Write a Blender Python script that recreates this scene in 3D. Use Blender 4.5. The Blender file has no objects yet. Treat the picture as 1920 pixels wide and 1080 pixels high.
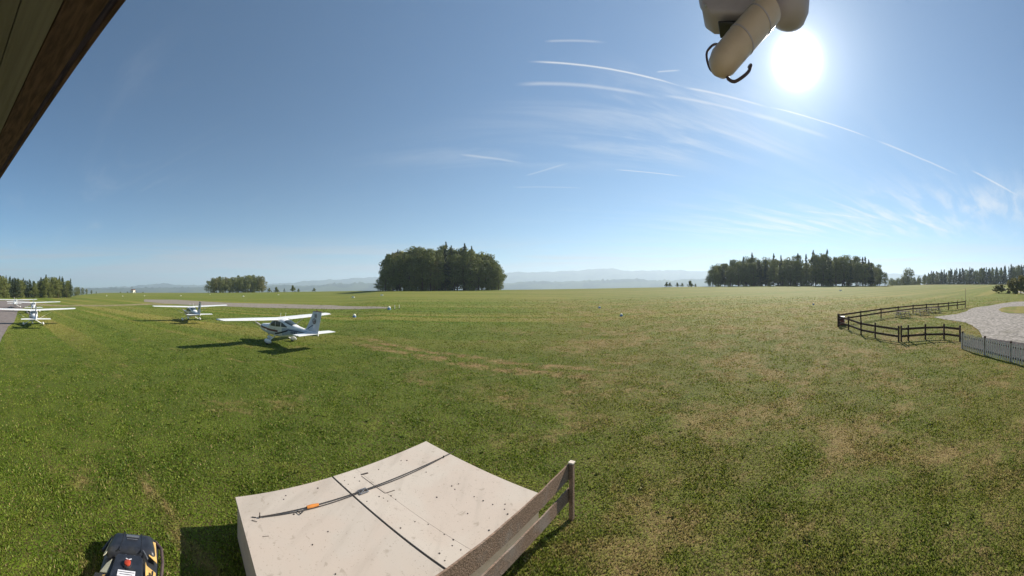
import bpy, bmesh, math, random
import numpy as np
from mathutils import Vector, Matrix
R = math.radians
PI = math.pi
scene = bpy.context.scene
C = scene.collection
F = 1920 / PI            # the photograph is a cylindrical panorama, 180 degrees across
HC = 4.6                 # camera height over the grass
# ---------------------------------------------------------------- camera
cam = bpy.data.cameras.new('camera')
cam.type = 'PANO'
cam.panorama_type = 'CENTRAL_CYLINDRICAL'
cam.central_cylindrical_range_u_min = -PI / 2
cam.central_cylindrical_range_u_max = PI / 2
cam.central_cylindrical_range_v_min = -540 / F
cam.central_cylindrical_range_v_max = 540 / F
cam.central_cylindrical_radius = 1.0
cam.clip_start = 0.02
cam.clip_end = 60000
camo = bpy.data.objects.new('camera', cam)
camo.location = (0, 0, HC)
camo.rotation_euler = (PI / 2, 0, 0)
C.objects.link(camo)
scene.camera = camo
# ---------------------------------------------------------------- light
SUN_AZ = (1495 - 960) / F
SUN_EL = math.atan((540 - 115) / F)
SUN_DIR = Vector((math.sin(SUN_AZ) * math.cos(SUN_EL), math.cos(SUN_AZ) * math.cos(SUN_EL), math.sin(SUN_EL)))
sun = bpy.data.lights.new('sun', 'SUN')
sun.energy = 5.0
sun.angle = R(0.53)
sun.color = (1.0, 0.93, 0.82)
suno = bpy.data.objects.new('sun', sun)
suno.rotation_euler = (-SUN_DIR).to_track_quat('-Z', 'Y').to_euler()
suno.location = (60, 50, 80)
C.objects.link(suno)

world = bpy.data.worlds.new('World')
scene.world = world
world.use_nodes = True
wt = world.node_tree
for n in list(wt.nodes):
    wt.nodes.remove(n)

def NN(tree, typ, **kw):
    n = tree.nodes.new(typ)
    for k, v in kw.items():
        if k.startswith('i_'):
            n.inputs[int(k[2:])].default_value = v
        else:
            setattr(n, k, v)
    return n

def L(tree, a, ao, b, bi):
    tree.links.new(a.outputs[ao], b.inputs[bi])

def M2(tree, op, a, b=None, c=None, clamp=False):
    n = tree.nodes.new('ShaderNodeMath')
    n.operation = op
    n.use_clamp = clamp
    for i, v in enumerate((a, b, c)):
        if v is None:
            continue
        if isinstance(v, (int, float)):
            n.inputs[i].default_value = v
        else:
            tree.links.new(v, n.inputs[i])
    return n.outputs[0]

def mixc(tree, fac, a, b, blend='MIX'):
    n = tree.nodes.new('ShaderNodeMix')
    n.data_type = 'RGBA'
    n.blend_type = blend
    for sock, v in ((n.inputs[0], fac), (n.inputs[6], a), (n.inputs[7], b)):
        if isinstance(v, (int, float)):
            sock.default_value = v
        elif isinstance(v, tuple):
            sock.default_value = v if len(v) == 4 else (*v, 1)
        else:
            tree.links.new(v, sock)
    return n.outputs[2]

def smooth(tree, v, lo, hi, a=0.0, b=1.0):
    n = tree.nodes.new('ShaderNodeMapRange')
    n.interpolation_type = 'SMOOTHSTEP'
    tree.links.new(v, n.inputs[0])
    n.inputs[1].default_value = lo
    n.inputs[2].default_value = hi
    n.inputs[3].default_value = a
    n.inputs[4].default_value = b
    return n.outputs[0]

def build_world():
    sky = NN(wt, 'ShaderNodeTexSky', sky_type='NISHITA')
    sky.sun_disc = False
    sky.sun_elevation = SUN_EL
    sky.sun_rotation = SUN_AZ
    sky.altitude = 700
    sky.air_density = 1.0
    sky.dust_density = 0.15
    sky.ozone_density = 1.5
    tc = NN(wt, 'ShaderNodeTexCoord')
    sp = NN(wt, 'ShaderNodeSeparateXYZ')
    L(wt, tc, 'Generated', sp, 0)
    x, y, z = sp.outputs
    zz = M2(wt, 'MAXIMUM', z, 0.02)
    u = M2(wt, 'DIVIDE', x, zz)
    v = M2(wt, 'DIVIDE', y, zz)
    cb = NN(wt, 'ShaderNodeCombineXYZ')
    wt.links.new(u, cb.inputs[0]); wt.links.new(v, cb.inputs[1])
    uv = cb.outputs[0]
    # thin cirrus on a high layer
    mp = NN(wt, 'ShaderNodeMapping')
    mp.inputs['Rotation'].default_value = (0, 0, R(-25))
    mp.inputs['Scale'].default_value = (0.35, 1.5, 1)
    wt.links.new(uv, mp.inputs[0])
    n1 = NN(wt, 'ShaderNodeTexNoise')
    n1.inputs['Scale'].default_value = 1.1
    n1.inputs['Detail'].default_value = 9
    n1.inputs['Roughness'].default_value = 0.62
    n1.inputs['Distortion'].default_value = 0.9
    wt.links.new(mp.outputs[0], n1.inputs[0])
    n2 = NN(wt, 'ShaderNodeTexNoise')
    n2.inputs['Scale'].default_value = 0.33
    n2.inputs['Detail'].default_value = 2
    wt.links.new(uv, n2.inputs[0])
    cir = M2(wt, 'MULTIPLY', smooth(wt, n1.outputs[0], 0.5, 0.82), smooth(wt, n2.outputs[0], 0.46, 0.7))
    # low streaky cloud bank on the right, some 10 degrees up, and a dim one low on the left
    def blob(px, py, su, sv, amp):
        az, t = (px - 960) / F, (540 - py) / F
        cu, cv = math.sin(az) / t, math.cos(az) / t
        r2 = Vector((math.sin(az), math.cos(az)))
        du = M2(wt, 'SUBTRACT', u, cu); dv = M2(wt, 'SUBTRACT', v, cv)
        a = M2(wt, 'ADD', M2(wt, 'MULTIPLY', du, r2.x), M2(wt, 'MULTIPLY', dv, r2.y))
        b = M2(wt, 'SUBTRACT', M2(wt, 'MULTIPLY', du, r2.y), M2(wt, 'MULTIPLY', dv, r2.x))
        q = M2(wt, 'ADD', M2(wt, 'POWER', M2(wt, 'DIVIDE', a, su), 2.0), M2(wt, 'POWER', M2(wt, 'DIVIDE', b, sv), 2.0))
        return M2(wt, 'MULTIPLY', M2(wt, 'EXPONENT', M2(wt, 'MULTIPLY', q, -1.0)), amp)
    st = NN(wt, 'ShaderNodeMapping')
    st.inputs['Scale'].default_value = (0.5, 2.6, 1)
    st.inputs['Rotation'].default_value = (0, 0, R(35))
    wt.links.new(uv, st.inputs[0])
    n3 = NN(wt, 'ShaderNodeTexNoise')
    n3.inputs['Scale'].default_value = 1.6
    n3.inputs['Detail'].default_value = 8
    n3.inputs['Roughness'].default_value = 0.6
    n3.inputs['Distortion'].default_value = 0.5
    wt.links.new(st.outputs[0], n3.inputs[0])
    s3 = smooth(wt, n3.outputs[0], 0.38, 0.72)
    bl = blob(1560, 420, 1.3, 2.6, 0.75)
    for b in ((1270, 265, 0.35, 0.8, 0.55), (1850, 380, 0.8, 1.5, 0.5), (1240, 180, 0.2, 0.9, 0.3), (860, 292, 0.25, 0.6, 0.15)):
        bl = M2(wt, 'ADD', bl, blob(*b))
    cir = M2(wt, 'ADD', M2(wt, 'MULTIPLY', cir, 0.28), M2(wt, 'MULTIPLY', bl, s3))
    # vapour trails: straight lines on the same layer
    wn = NN(wt, 'ShaderNodeTexNoise')
    wn.inputs['Scale'].default_value = 3.0
    wn.inputs['Detail'].default_value = 4
    wt.links.new(uv, wn.inputs[0])
    def uvp(px, py):
        az, t = (px - 960) / F, (540 - py) / F
        return math.sin(az) / t, math.cos(az) / t
    for (a, b, wdt, amp) in (((1280, 164), (1450, 204), .008, .45), ((1240, 178), (1420, 216), .012, .3), ((1690, 400), (1790, 440), .05, .4), ((1500, 395), (1640, 412), .04, .35), ((1020, 78), (1140, 80), .006, .3), ((1230, 135), (1278, 132), .006, .4), ((990, 116), (1290, 166), .006, .75), ((965, 158), (1250, 186), .014, .35),
                             ((1440, 200), (1640, 262), .007, .6), ((1640, 262), (1800, 330), .012, .45),
                             ((1150, 318), (1290, 332), .012, .5), ((1820, 318), (1910, 368), .014, .5),
                             ((860, 290), (985, 306), .02, .3), ((1400, 210), (1560, 262), .02, .3),
                             ((985, 330), (1070, 305), .015, .25), ((960, 351), (1100, 353), .02, .22)):
        (au, av), (bu, bv) = uvp(*a), uvp(*b)
        dx, dy = bu - au, bv - av
        ln = math.hypot(dx, dy); dx /= ln; dy /= ln
        du = M2(wt, 'SUBTRACT', u, au); dv = M2(wt, 'SUBTRACT', v, av)
        s = M2(wt, 'ADD', M2(wt, 'MULTIPLY', du, dx), M2(wt, 'MULTIPLY', dv, dy))
        p = M2(wt, 'ABSOLUTE', M2(wt, 'ADD', M2(wt, 'SUBTRACT', M2(wt, 'MULTIPLY', du, dy), M2(wt, 'MULTIPLY', dv, dx)),
                                  M2(wt, 'MULTIPLY', M2(wt, 'SUBTRACT', wn.outputs[0], 0.5), wdt * 2)))
        m = M2(wt, 'MULTIPLY', smooth(wt, p, 0, wdt * 1.6, 1, 0),
               M2(wt, 'MULTIPLY', smooth(wt, s, -ln * .02, ln * .15), smooth(wt, s, ln * .7, ln * 1.02, 1, 0)))
        cir = M2(wt, 'ADD', cir, M2(wt, 'MULTIPLY', m, amp))
    up = smooth(wt, z, 0.03, 0.12)
    cir = M2(wt, 'MULTIPLY', cir, up, clamp=True)
    # the sun and its aureole
    dp = NN(wt, 'ShaderNodeVectorMath', operation='DOT_PRODUCT')
    wt.links.new(tc.outputs['Generated'], dp.inputs[0])
    dp.inputs[1].default_value = SUN_DIR
    ang = M2(wt, 'ARCCOSINE', M2(wt, 'MINIMUM', dp.outputs['Value'], 1.0))
    core = M2(wt, 'POWER', smooth(wt, ang, R(0.3), R(6.0), 1, 0), 3.0)
    halo = M2(wt, 'EXPONENT', M2(wt, 'MULTIPLY', ang, -1 / R(4.0)))
    halo2 = M2(wt, 'EXPONENT', M2(wt, 'MULTIPLY', ang, -1 / R(18.0)))
    glow = M2(wt, 'ADD', M2(wt, 'ADD', M2(wt, 'MULTIPLY', core, SKY['core']), M2(wt, 'MULTIPLY', halo, SKY['halo'])), M2(wt, 'MULTIPLY', halo2, SKY['halo2']))
    tint = mixc(wt, 1.0, sky.outputs[0], SKY['tint'], 'MULTIPLY')
    cloud = mixc(wt, 1.0, (1, 1, 1), tuple(SKY['cloud'] for _ in range(3)), 'MULTIPLY')
    # thin grey streaks low over the horizon
    lv = NN(wt, 'ShaderNodeMapping'); lv.inputs['Scale'].default_value = (2.2, 2.2, 42)
    L(wt, tc, 'Generated', lv, 0)
    ln4 = NN(wt, 'ShaderNodeTexNoise'); ln4.inputs['Scale'].default_value = 1.0; ln4.inputs['Detail'].default_value = 7; ln4.inputs['Distortion'].default_value = 0.6
    L(wt, lv, 0, ln4, 0)
    low = M2(wt, 'MULTIPLY', smooth(wt, ln4.outputs[0], 0.34, 0.62), M2(wt, 'MULTIPLY', smooth(wt, z, 0.01, 0.03), smooth(wt, z, 0.07, 0.17, 1, 0)))
    tint = mixc(wt, M2(wt, 'MULTIPLY', low, 0.7), tint, (5.6, 5.2, 5.5))
    c1 = mixc(wt, cir, tint, cloud)
    gl = NN(wt, 'ShaderNodeCombineColor')
    wt.links.new(glow, gl.inputs[0])
    wt.links.new(M2(wt, 'MULTIPLY', glow, 0.97), gl.inputs[1])
    wt.links.new(M2(wt, 'MULTIPLY', glow, 0.93), gl.inputs[2])
    c2 = mixc(wt, 1.0, c1, gl.outputs[0], 'ADD')
    bg = NN(wt, 'ShaderNodeBackground')
    bg.inputs[1].default_value = SKY['strength']
    wt.links.new(c2, bg.inputs[0])
    out = NN(wt, 'ShaderNodeOutputWorld')
    L(wt, bg, 0, out, 0)

HAZE = 1.6e-4
SKY = dict(strength=0.056, tint=(0.58, 0.93, 1.10), cloud=8.5, core=45.0, halo=13.0, halo2=1.9)
build_world()
world.cycles.sampling_method = 'MANUAL'
world.cycles.sample_map_resolution = 1024
scene.view_settings.view_transform = 'Standard'
scene.view_settings.look = 'None'
scene.view_settings.exposure = 0.75
scene.view_settings.gamma = 1.0
scene.view_settings.use_curve_mapping = False
scene.cycles.use_denoising = True
scene.cycles.max_bounces = 6
scene.cycles.transparent_max_bounces = 8
scene.cycles.volume_bounces = 1

# ---------------------------------------------------------------- helpers
def tag(o, label=None, cat=None, group=None, kind=None):
    if label: o['label'] = label
    if cat: o['category'] = cat
    if group: o['group'] = group
    if kind: o['kind'] = kind
    return o

def empty(name, loc, rz=0.0, label=None, cat=None, group=None):
    o = bpy.data.objects.new(name, None)
    o.location = loc
    o.rotation_euler = (0, 0, rz)
    o.empty_display_size = 0.3
    C.objects.link(o)
    return tag(o, label, cat, group)

class MB:
    """collects shapes, links them as one mesh object"""
    def __init__(s):
        s.v = []; s.f = []
    def add(s, vs, fs):
        n = len(s.v)
        s.v += [tuple(p) for p in vs]
        s.f += [tuple(i + n for i in f) for f in fs]
        return s
    def box(s, c, d, rz=0.0, m=None, taper=1.0):
        hx, hy, hz = d[0] / 2, d[1] / 2, d[2] / 2
        vs = []
        for z, t in ((-hz, 1), (hz, taper)):
            for x, y in ((-hx, -hy), (hx, -hy), (hx, hy), (-hx, hy)):
                vs.append(Vector((x * t, y * t, z)))
        rot = m if m is not None else Matrix.Rotation(rz, 3, 'Z')
        vs = [rot @ p + Vector(c) for p in vs]
        return s.add(vs, [(0, 3, 2, 1), (4, 5, 6, 7), (0, 1, 5, 4), (1, 2, 6, 5), (2, 3, 7, 6), (3, 0, 4, 7)])
    def bar(s, a, b, w, h, up=(0, 0, 1)):
        a, b = Vector(a), Vector(b)
        d = b - a
        x = d.normalized(); u = Vector(up)
        y = u.cross(x)
        if y.length < 1e-4: y = Vector((1, 0, 0)).cross(x)
        y.normalize(); z = x.cross(y)
        m = Matrix((x, y, z)).transposed()
        return s.box((a + b) / 2, (d.length, w, h), m=m)
    def tube(s, pts, rad, n=8, cap=True):
        pts = [Vector(p) for p in pts]
        if isinstance(rad, (int, float)): rad = [rad] * len(pts)
        rings = []
        prev = None
        for i, p in enumerate(pts):
            t = (pts[min(i + 1, len(pts) - 1)] - pts[max(i - 1, 0)]).normalized()
            a = Vector((0, 0, 1)) if prev is None else prev
            if prev is None and abs(t.z) > 0.9: a = Vector((1, 0, 0))
            x = (a - t * a.dot(t)).normalized(); y = t.cross(x); prev = x
            rings.append([p + (x * math.cos(k * 2 * PI / n) + y * math.sin(k * 2 * PI / n)) * rad[i] for k in range(n)])
        vs = [q for r in rings for q in r]
        fs = []
        for i in range(len(rings) - 1):
            for k in range(n):
                a, b = i * n + k, i * n + (k + 1) % n
                fs.append((a, b, b + n, a + n))
        if cap:
            fs.append(tuple(reversed(range(n))))
            fs.append(tuple(range((len(rings) - 1) * n, len(rings) * n)))
        return s.add(vs, fs)
    def loft(s, rings, cap=True):
        n = len(rings[0])
        vs = [q for r in rings for q in r]
        fs = []
        for i in range(len(rings) - 1):
            for k in range(n):
                a, b = i * n + k, i * n + (k + 1) % n
                fs.append((a, b, b + n, a + n))
        if cap:
            fs.append(tuple(reversed(range(n))))
            fs.append(tuple(range((len(rings) - 1) * n, len(rings) * n)))
        return s.add(vs, fs)
    def prism(s, poly, z0, z1):
        n = len(poly)
        vs = [(p[0], p[1], z0) for p in poly] + [(p[0], p[1], z1) for p in poly]
        fs = [tuple(reversed(range(n))), tuple(range(n, 2 * n))]
        fs += [(k, (k + 1) % n, (k + 1) % n + n, k + n) for k in range(n)]
        return s.add(vs, fs)
    def ball(s, c, r, n=12, m=7, sq=(1, 1, 1), zmin=-1.0):
        rings = []
        for i in range(m + 1):
            th = -PI / 2 + PI * i / m
            z = max(math.sin(th), zmin)
            q = math.cos(th)
            rings.append([Vector((c[0] + r * q * math.cos(k * 2 * PI / n) * sq[0] + 1e-5 * i, c[1] + r * q * math.sin(k * 2 * PI / n) * sq[1], c[2] + r * z * sq[2])) for k in range(n)])
        return s.loft(rings)
    def mesh(s, name, mat, smooth_=False, bevel=0.0, seg=2):
        me = bpy.data.meshes.new(name)
        me.from_pydata(s.v, [], s.f)
        bm = bmesh.new(); bm.from_mesh(me)
        bmesh.ops.remove_doubles(bm, verts=bm.verts, dist=1e-6)
        bmesh.ops.recalc_face_normals(bm, faces=bm.faces)
        if bevel:
            es = [e for e in bm.edges if len(e.link_faces) == 2 and e.calc_face_angle(0) > 0.6]
            bmesh.ops.bevel(bm, geom=es, offset=bevel, segments=seg, affect='EDGES', profile=0.5, clamp_overlap=True)
        bm.to_mesh(me); bm.free()
        me.materials.append(mat)
        if smooth_:
            me.polygons.foreach_set('use_smooth', [True] * len(me.polygons))
            try: me.set_sharp_from_angle(angle=R(40))
            except Exception: pass
        return me
    def build(s, name, mat, parent=None, smooth_=False, bevel=0.0, seg=2, loc=None, label=None):
        o = bpy.data.objects.new(name, s.mesh(name, mat, smooth_, bevel, seg))
        C.objects.link(o)
        if parent is not None: o.parent = parent
        if loc is not None: o.location = loc
        if label: o['label'] = label
        return o

def kids(o, pool):
    return [c for c in pool if c.parent == o]

def copy_tree(root, loc, rz, scale=None, label=None):
    def rec(o, parent):
        c = o.copy()
        C.objects.link(c)
        if parent is not None: c.parent = parent
        for ch in o.children:
            rec(ch, c)
        return c
    r = rec(root, None)
    r.location = loc
    r.rotation_euler = (0, 0, rz)
    if scale: r.scale = scale
    if label: r['label'] = label
    return r

def npmesh(name, verts, tris, mat, attrs=None, smooth_=False):
    me = bpy.data.meshes.new(name)
    nv, nf = len(verts), len(tris)
    k = tris.shape[1]
    me.vertices.add(nv); me.loops.add(nf * k); me.polygons.add(nf)
    me.vertices.foreach_set('co', np.asarray(verts, np.float32).ravel())
    me.loops.foreach_set('vertex_index', np.asarray(tris, np.int32).ravel())
    me.polygons.foreach_set('loop_start', np.arange(0, nf * k, k, dtype=np.int32))
    me.polygons.foreach_set('loop_total', np.full(nf, k, np.int32))
    if smooth_: me.polygons.foreach_set('use_smooth', np.ones(nf, bool))
    if attrs:
        for an, arr in attrs.items():
            a = me.attributes.new(an, 'FLOAT', 'POINT')
            a.data.foreach_set('value', np.asarray(arr, np.float32))
    me.update(calc_edges=True)
    me.materials.append(mat)
    return me

# ---------------------------------------------------------------- materials
def bsdf_mat(name):
    m = bpy.data.materials.new(name)
    m.use_nodes = True
    t = m.node_tree
    return m, t, t.nodes['Principled BSDF']

def mat(name, col, rough=0.6, var=0.15, scale=6.0, bump=0.0, metal=0.0, spec=0.5, stretch=None, col2=None, coat=0.0, dirt=None):
    m, t, b = bsdf_mat(name)
    tc = NN(t, 'ShaderNodeTexCoord')
    mp = NN(t, 'ShaderNodeMapping')
    L(t, tc, 'Object', mp, 0)
    if stretch: mp.inputs['Scale'].default_value = stretch
    n = NN(t, 'ShaderNodeTexNoise')
    n.inputs['Scale'].default_value = scale
    n.inputs['Detail'].default_value = 6
    n.inputs['Roughness'].default_value = 0.6
    L(t, mp, 0, n, 0)
    c2 = col2 if col2 else tuple(c * (1 - var * 1.6) for c in col)
    c1 = tuple(min(1, c * (1 + var)) for c in col)
    out = mixc(t, smooth(t, n.outputs[0], 0.3, 0.7), c2, c1)
    if dirt:
        n2 = NN(t, 'ShaderNodeTexNoise')
        n2.inputs['Scale'].default_value = scale * 0.35
        n2.inputs['Detail'].default_value = 8
        L(t, tc, 'Object', n2, 0)
        out = mixc(t, M2(t, 'MULTIPLY', smooth(t, n2.outputs[0], 0.5, 0.75), 0.6), out, dirt)
    t.links.new(out, b.inputs['Base Color'])
    b.inputs['Roughness'].default_value = rough
    b.inputs['Metallic'].default_value = metal
    b.inputs['Specular IOR Level'].default_value = spec
    b.inputs['Coat Weight'].default_value = coat
    if bump:
        bp = NN(t, 'ShaderNodeBump')
        bp.inputs['Strength'].default_value = bump
        bp.inputs['Distance'].default_value = 0.02
        L(t, n, 0, bp, 'Height')
        L(t, bp, 0, b, 'Normal')
    return m
# ---------------------------------------------------------------- the lie of the land
_px = np.array([-400, 0, 120, 150, 190, 300, 380, 500, 640, 710, 950, 1060, 1300, 1440, 1660, 1740, 1890, 1960, 2300], float)
_yh = np.array([559, 559, 559, 553, 549, 549, 549, 548, 546, 545, 543.5, 542, 537.5, 536, 536, 533.5, 533.5, 535, 538], float)
_re = np.array([180, 180, 190, 250, 400, 400, 370, 350, 300, 200, 200, 235, 235, 240, 250, 400, 420, 420, 420], float)
_kn = np.linspace(-400, 2300, 541)
def _sm(a, k=9):
    v = np.interp(_kn, _px, a)
    w = np.hanning(k + 2)[1:-1]; w /= w.sum()
    return np.convolve(np.pad(v, k // 2, 'edge'), w, 'valid')
_yhs, _res = _sm(_yh), _sm(_re)

def zg(x, y):
    """height of the ground (works on arrays)"""
    x = np.asarray(x, float); y = np.asarray(y, float)
    r = np.hypot(x, y)
    az = np.arctan2(x, y)
    az = np.where(az < -2.5, -2.5, np.where(az > 2.5, 2.5, az))
    px = 960 + az * F
    yh = np.interp(px, _kn, _yhs); re = np.interp(px, _kn, _res)
    # behind the camera both sides blend into one level
    bk = np.clip((np.abs(az) - 1.7) / 0.7, 0, 1)
    yh = yh * (1 - bk) + 545 * bk; re = re * (1 - bk) + 300 * bk
    ze = HC - (yh - 540) / F * re
    t = np.clip((r - 5) / 30, 0, 1); ramp = t * t * (3 - 2 * t)
    near = ze * (r / re) * ramp
    dr = r - re
    far = ze - np.clip(dr, 0, 40) ** 2 / 40 * 0.05 - np.clip(dr - 40, 0, None) * 0.11
    z = np.where(r < re, near, np.maximum(far, -62.0))
    return z

def P(px, py, z):
    """the point at height z seen at pixel px, py"""
    az = (px - 960) / F
    d = (HC - z) * F / (py - 540)
    return Vector((math.sin(az) * d, math.cos(az) * d, z))

def at(px, py, far=600):
    """the point of the ground seen at pixel px, py"""
    az = (px - 960) / F
    r = np.concatenate([np.linspace(3, 60, 1200), np.linspace(60.1, far, 3000)])
    xs, ys = np.sin(az) * r, np.cos(az) * r
    yy = 540 + F * (HC - zg(xs, ys)) / r
    k = np.where(yy <= py)[0]
    k = k[0] if len(k) else int(np.argmin(yy))
    return Vector((xs[k], ys[k], float(zg(xs[k], ys[k]))))

def atr(px, r):
    az = (px - 960) / F
    x, y = math.sin(az) * r, math.cos(az) * r
    return Vector((x, y, float(zg(x, y))))

# ---------------------------------------------------------------- the grass colours, shared by soil sheet and blades
def grass_color(t, pos, lum=1.0):
    """dry and lush patches from the position in the field"""
    def noise(scale, detail=5, rough=0.6, stretch=None, rot=0, dist=0.0, w=0):
        mp = NN(t, 'ShaderNodeMapping')
        mp.inputs['Location'].default_value = (w * 13.7, w * 7.1, 0)
        if stretch: mp.inputs['Scale'].default_value = stretch
        mp.inputs['Rotation'].default_value = (0, 0, rot)
        t.links.new(pos, mp.inputs[0])
        n = NN(t, 'ShaderNodeTexNoise')
        n.inputs['Scale'].default_value = scale
        n.inputs['Detail'].default_value = detail
        n.inputs['Roughness'].default_value = rough
        n.inputs['Distortion'].default_value = dist
        L(t, mp, 0, n, 0)
        return n.outputs[0]
    sp = NN(t, 'ShaderNodeSeparateXYZ')
    t.links.new(pos, sp.inputs[0])
    x, y, _ = sp.outputs
    r = M2(t, 'SQRT', M2(t, 'ADD', M2(t, 'MULTIPLY', x, x), M2(t, 'MULTIPLY', y, y)))
    base = mixc(t, smooth(t, noise(0.5, 6), 0.3, 0.7), GR['a'], GR['b'])
    base = mixc(t, M2(t, 'MULTIPLY', smooth(t, noise(2.4, 5, w=2), 0.4, 0.75), 0.55), base, GR['c'])
    # long mown bands that run parallel to the runway
    band = noise(0.09, 4, 0.55, stretch=(0.06, 1.0, 1), rot=R(6), w=3)
    bandmask = smooth(t, r, 14, 45)
    base = mixc(t, M2(t, 'MULTIPLY', M2(t, 'MULTIPLY', smooth(t, band, 0.42, 0.58), bandmask), 0.85), base, GR['far'])
    band2 = noise(0.3, 3, 0.55, stretch=(0.03, 1.0, 1), rot=R(4), w=5)
    base = mixc(t, M2(t, 'MULTIPLY', M2(t, 'MULTIPLY', smooth(t, band2, 0.52, 0.62), bandmask), 0.8), base, GR['dark'])
    band3 = noise(0.23, 3, 0.5, stretch=(0.03, 1.0, 1), rot=R(5), w=8)
    base = mixc(t, M2(t, 'MULTIPLY', M2(t, 'MULTIPLY', smooth(t, band3, 0.54, 0.61), bandmask), 0.8), base, GR['straw'])
    clover = noise(1.3, 4, 0.6, dist=0.8, w=16)
    base = mixc(t, M2(t, 'MULTIPLY', smooth(t, clover, 0.58, 0.68), 0.7), base, GR['dark'])
    base = mixc(t, M2(t, 'MULTIPLY', smooth(t, noise(0.8, 5, 0.6, dist=0.5, w=18), 0.56, 0.7), 0.6), base, (0.19, 0.215, 0.03))
    # drought: more of it on the right and along wheel tracks
    right = M2(t, 'MULTIPLY', smooth(t, M2(t, 'ADD', x, M2(t, 'MULTIPLY', noise(0.12, 4, w=14), 14.0)), -2.0, 17.0), smooth(t, r, 30, 110, 1.0, 0.35))
    olive = M2(t, 'MULTIPLY', M2(t, 'ADD', M2(t, 'MULTIPLY', right, 0.62), M2(t, 'MULTIPLY', smooth(t, r, 14, 90), 0.3)), smooth(t, noise(0.35, 5, 0.65, w=4), 0.2, 0.6))
    base = mixc(t, olive, base, GR['olive'])
    thr = M2(t, 'SUBTRACT', 0.605, M2(t, 'MULTIPLY', right, 0.086))
    d1 = M2(t, 'ADD', M2(t, 'MULTIPLY', noise(0.28, 6, 0.6, dist=0.4, w=6), 0.55), M2(t, 'MULTIPLY', noise(1.9, 8, 0.75, w=12), 0.45))
    dry = M2(t, 'MULTIPLY', smooth(t, M2(t, 'SUBTRACT', d1, thr), -0.06, 0.09), 0.7)
    d2 = noise(0.55, 8, 0.7, stretch=(0.22, 1, 1), rot=R(-14), w=7)
    dry = M2(t, 'MAXIMUM', dry, M2(t, 'MULTIPLY', smooth(t, d2, 0.6, 0.72), 0.8))
    # worn strip that leads from the parked aircraft across the field
    ax, ay, bx, by = -12.5, 24.0, 4.5, 16.5
    ln = math.hypot(bx - ax, by - ay); dx, dy = (bx - ax) / ln, (by - ay) / ln
    du = M2(t, 'SUBTRACT', x, ax); dv = M2(t, 'SUBTRACT', y, ay)
    s = M2(t, 'ADD', M2(t, 'MULTIPLY', du, dx), M2(t, 'MULTIPLY', dv, dy))
    q = M2(t, 'ABSOLUTE', M2(t, 'ADD', M2(t, 'SUBTRACT', M2(t, 'MULTIPLY', du, dy), M2(t, 'MULTIPLY', dv, dx)), M2(t, 'MULTIPLY', M2(t, 'SUBTRACT', noise(0.3, 3, w=9), 0.5), 3.0)))
    tr = M2(t, 'MULTIPLY', smooth(t, M2(t, 'ABSOLUTE', M2(t, 'SUBTRACT', q, 0.7)), 0.15, 0.7, 1, 0), M2(t, 'MULTIPLY', smooth(t, s, -2, 2), smooth(t, s, ln - 3, ln + 5, 1, 0)))
    tr = M2(t, 'MULTIPLY', tr, smooth(t, noise(1.1, 7, 0.7, w=10), 0.38, 0.6))
    dry = M2(t, 'MAXIMUM', dry, tr)
    return base, dry

GR = dict(a=(0.062, 0.118, 0.006), b=(0.105, 0.165, 0.010), c=(0.150, 0.190, 0.020), far=(0.145, 0.168, 0.030), dark=(0.065, 0.115, 0.008),
          straw=(0.260, 0.225, 0.055), olive=(0.185, 0.158, 0.030), dry=(0.285, 0.185, 0.085), soil=(0.075, 0.062, 0.020))

def make_ground_mat():
    m, t, b = bsdf_mat('meadow')
    g = NN(t, 'ShaderNodeNewGeometry')
    pos = g.outputs['Position']
    base, dry = grass_color(t, pos)
    fine = NN(t, 'ShaderNodeTexNoise'); fine.inputs['Scale'].default_value = 22; fine.inputs['Detail'].default_value = 4
    L(t, g, 'Position', fine, 0)
    med = NN(t, 'ShaderNodeTexNoise'); med.inputs['Scale'].default_value = 5; med.inputs['Detail'].default_value = 6; med.inputs['Roughness'].default_value = 0.7
    L(t, g, 'Position', med, 0)
    c = mixc(t, smooth(t, fine.outputs[0], 0.38, 0.62), GR['soil'], base)
    sp = NN(t, 'ShaderNodeSeparateXYZ'); L(t, g, 'Position', sp, 0)
    r = M2(t, 'SQRT', M2(t, 'ADD', M2(t, 'MULTIPLY', sp.outputs[0], sp.outputs[0]), M2(t, 'MULTIPLY', sp.outputs[1], sp.outputs[1])))
    c = mixc(t, smooth(t, r, 12, 50), c, base)
    c = mixc(t, M2(t, 'MULTIPLY', smooth(t, med.outputs[0], 0.5, 0.75), 0.3), c, tuple(k * 0.7 for k in GR['a']))
    c = mixc(t, M2(t, 'MULTIPLY', dry, 0.8), c, GR['dry'])
    # woods and fields in the valley beyond the plateau
    vn = NN(t, 'ShaderNodeTexNoise'); vn.inputs['Scale'].default_value = 0.004; vn.inputs['Detail'].default_value = 4
    L(t, g, 'Position', vn, 0)
    c = mixc(t, M2(t, 'MULTIPLY', smooth(t, r, 450, 700), smooth(t, vn.outputs[0], 0.45, 0.55)), c, (0.03, 0.05, 0.02))
    t.links.new(c, b.inputs['Base Color'])
    b.inputs['Roughness'].default_value = 0.9
    b.inputs['Specular IOR Level'].default_value = 0.15
    bp = NN(t, 'ShaderNodeBump'); bp.inputs['Strength'].default_value = 0.9; bp.inputs['Distance'].default_value = 0.08
    hh = M2(t, 'ADD', M2(t, 'MULTIPLY', fine.outputs[0], 0.5), med.outputs[0])
    t.links.new(hh, bp.inputs['Height'])
    L(t, bp, 0, b, 'Normal')
    return m

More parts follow.
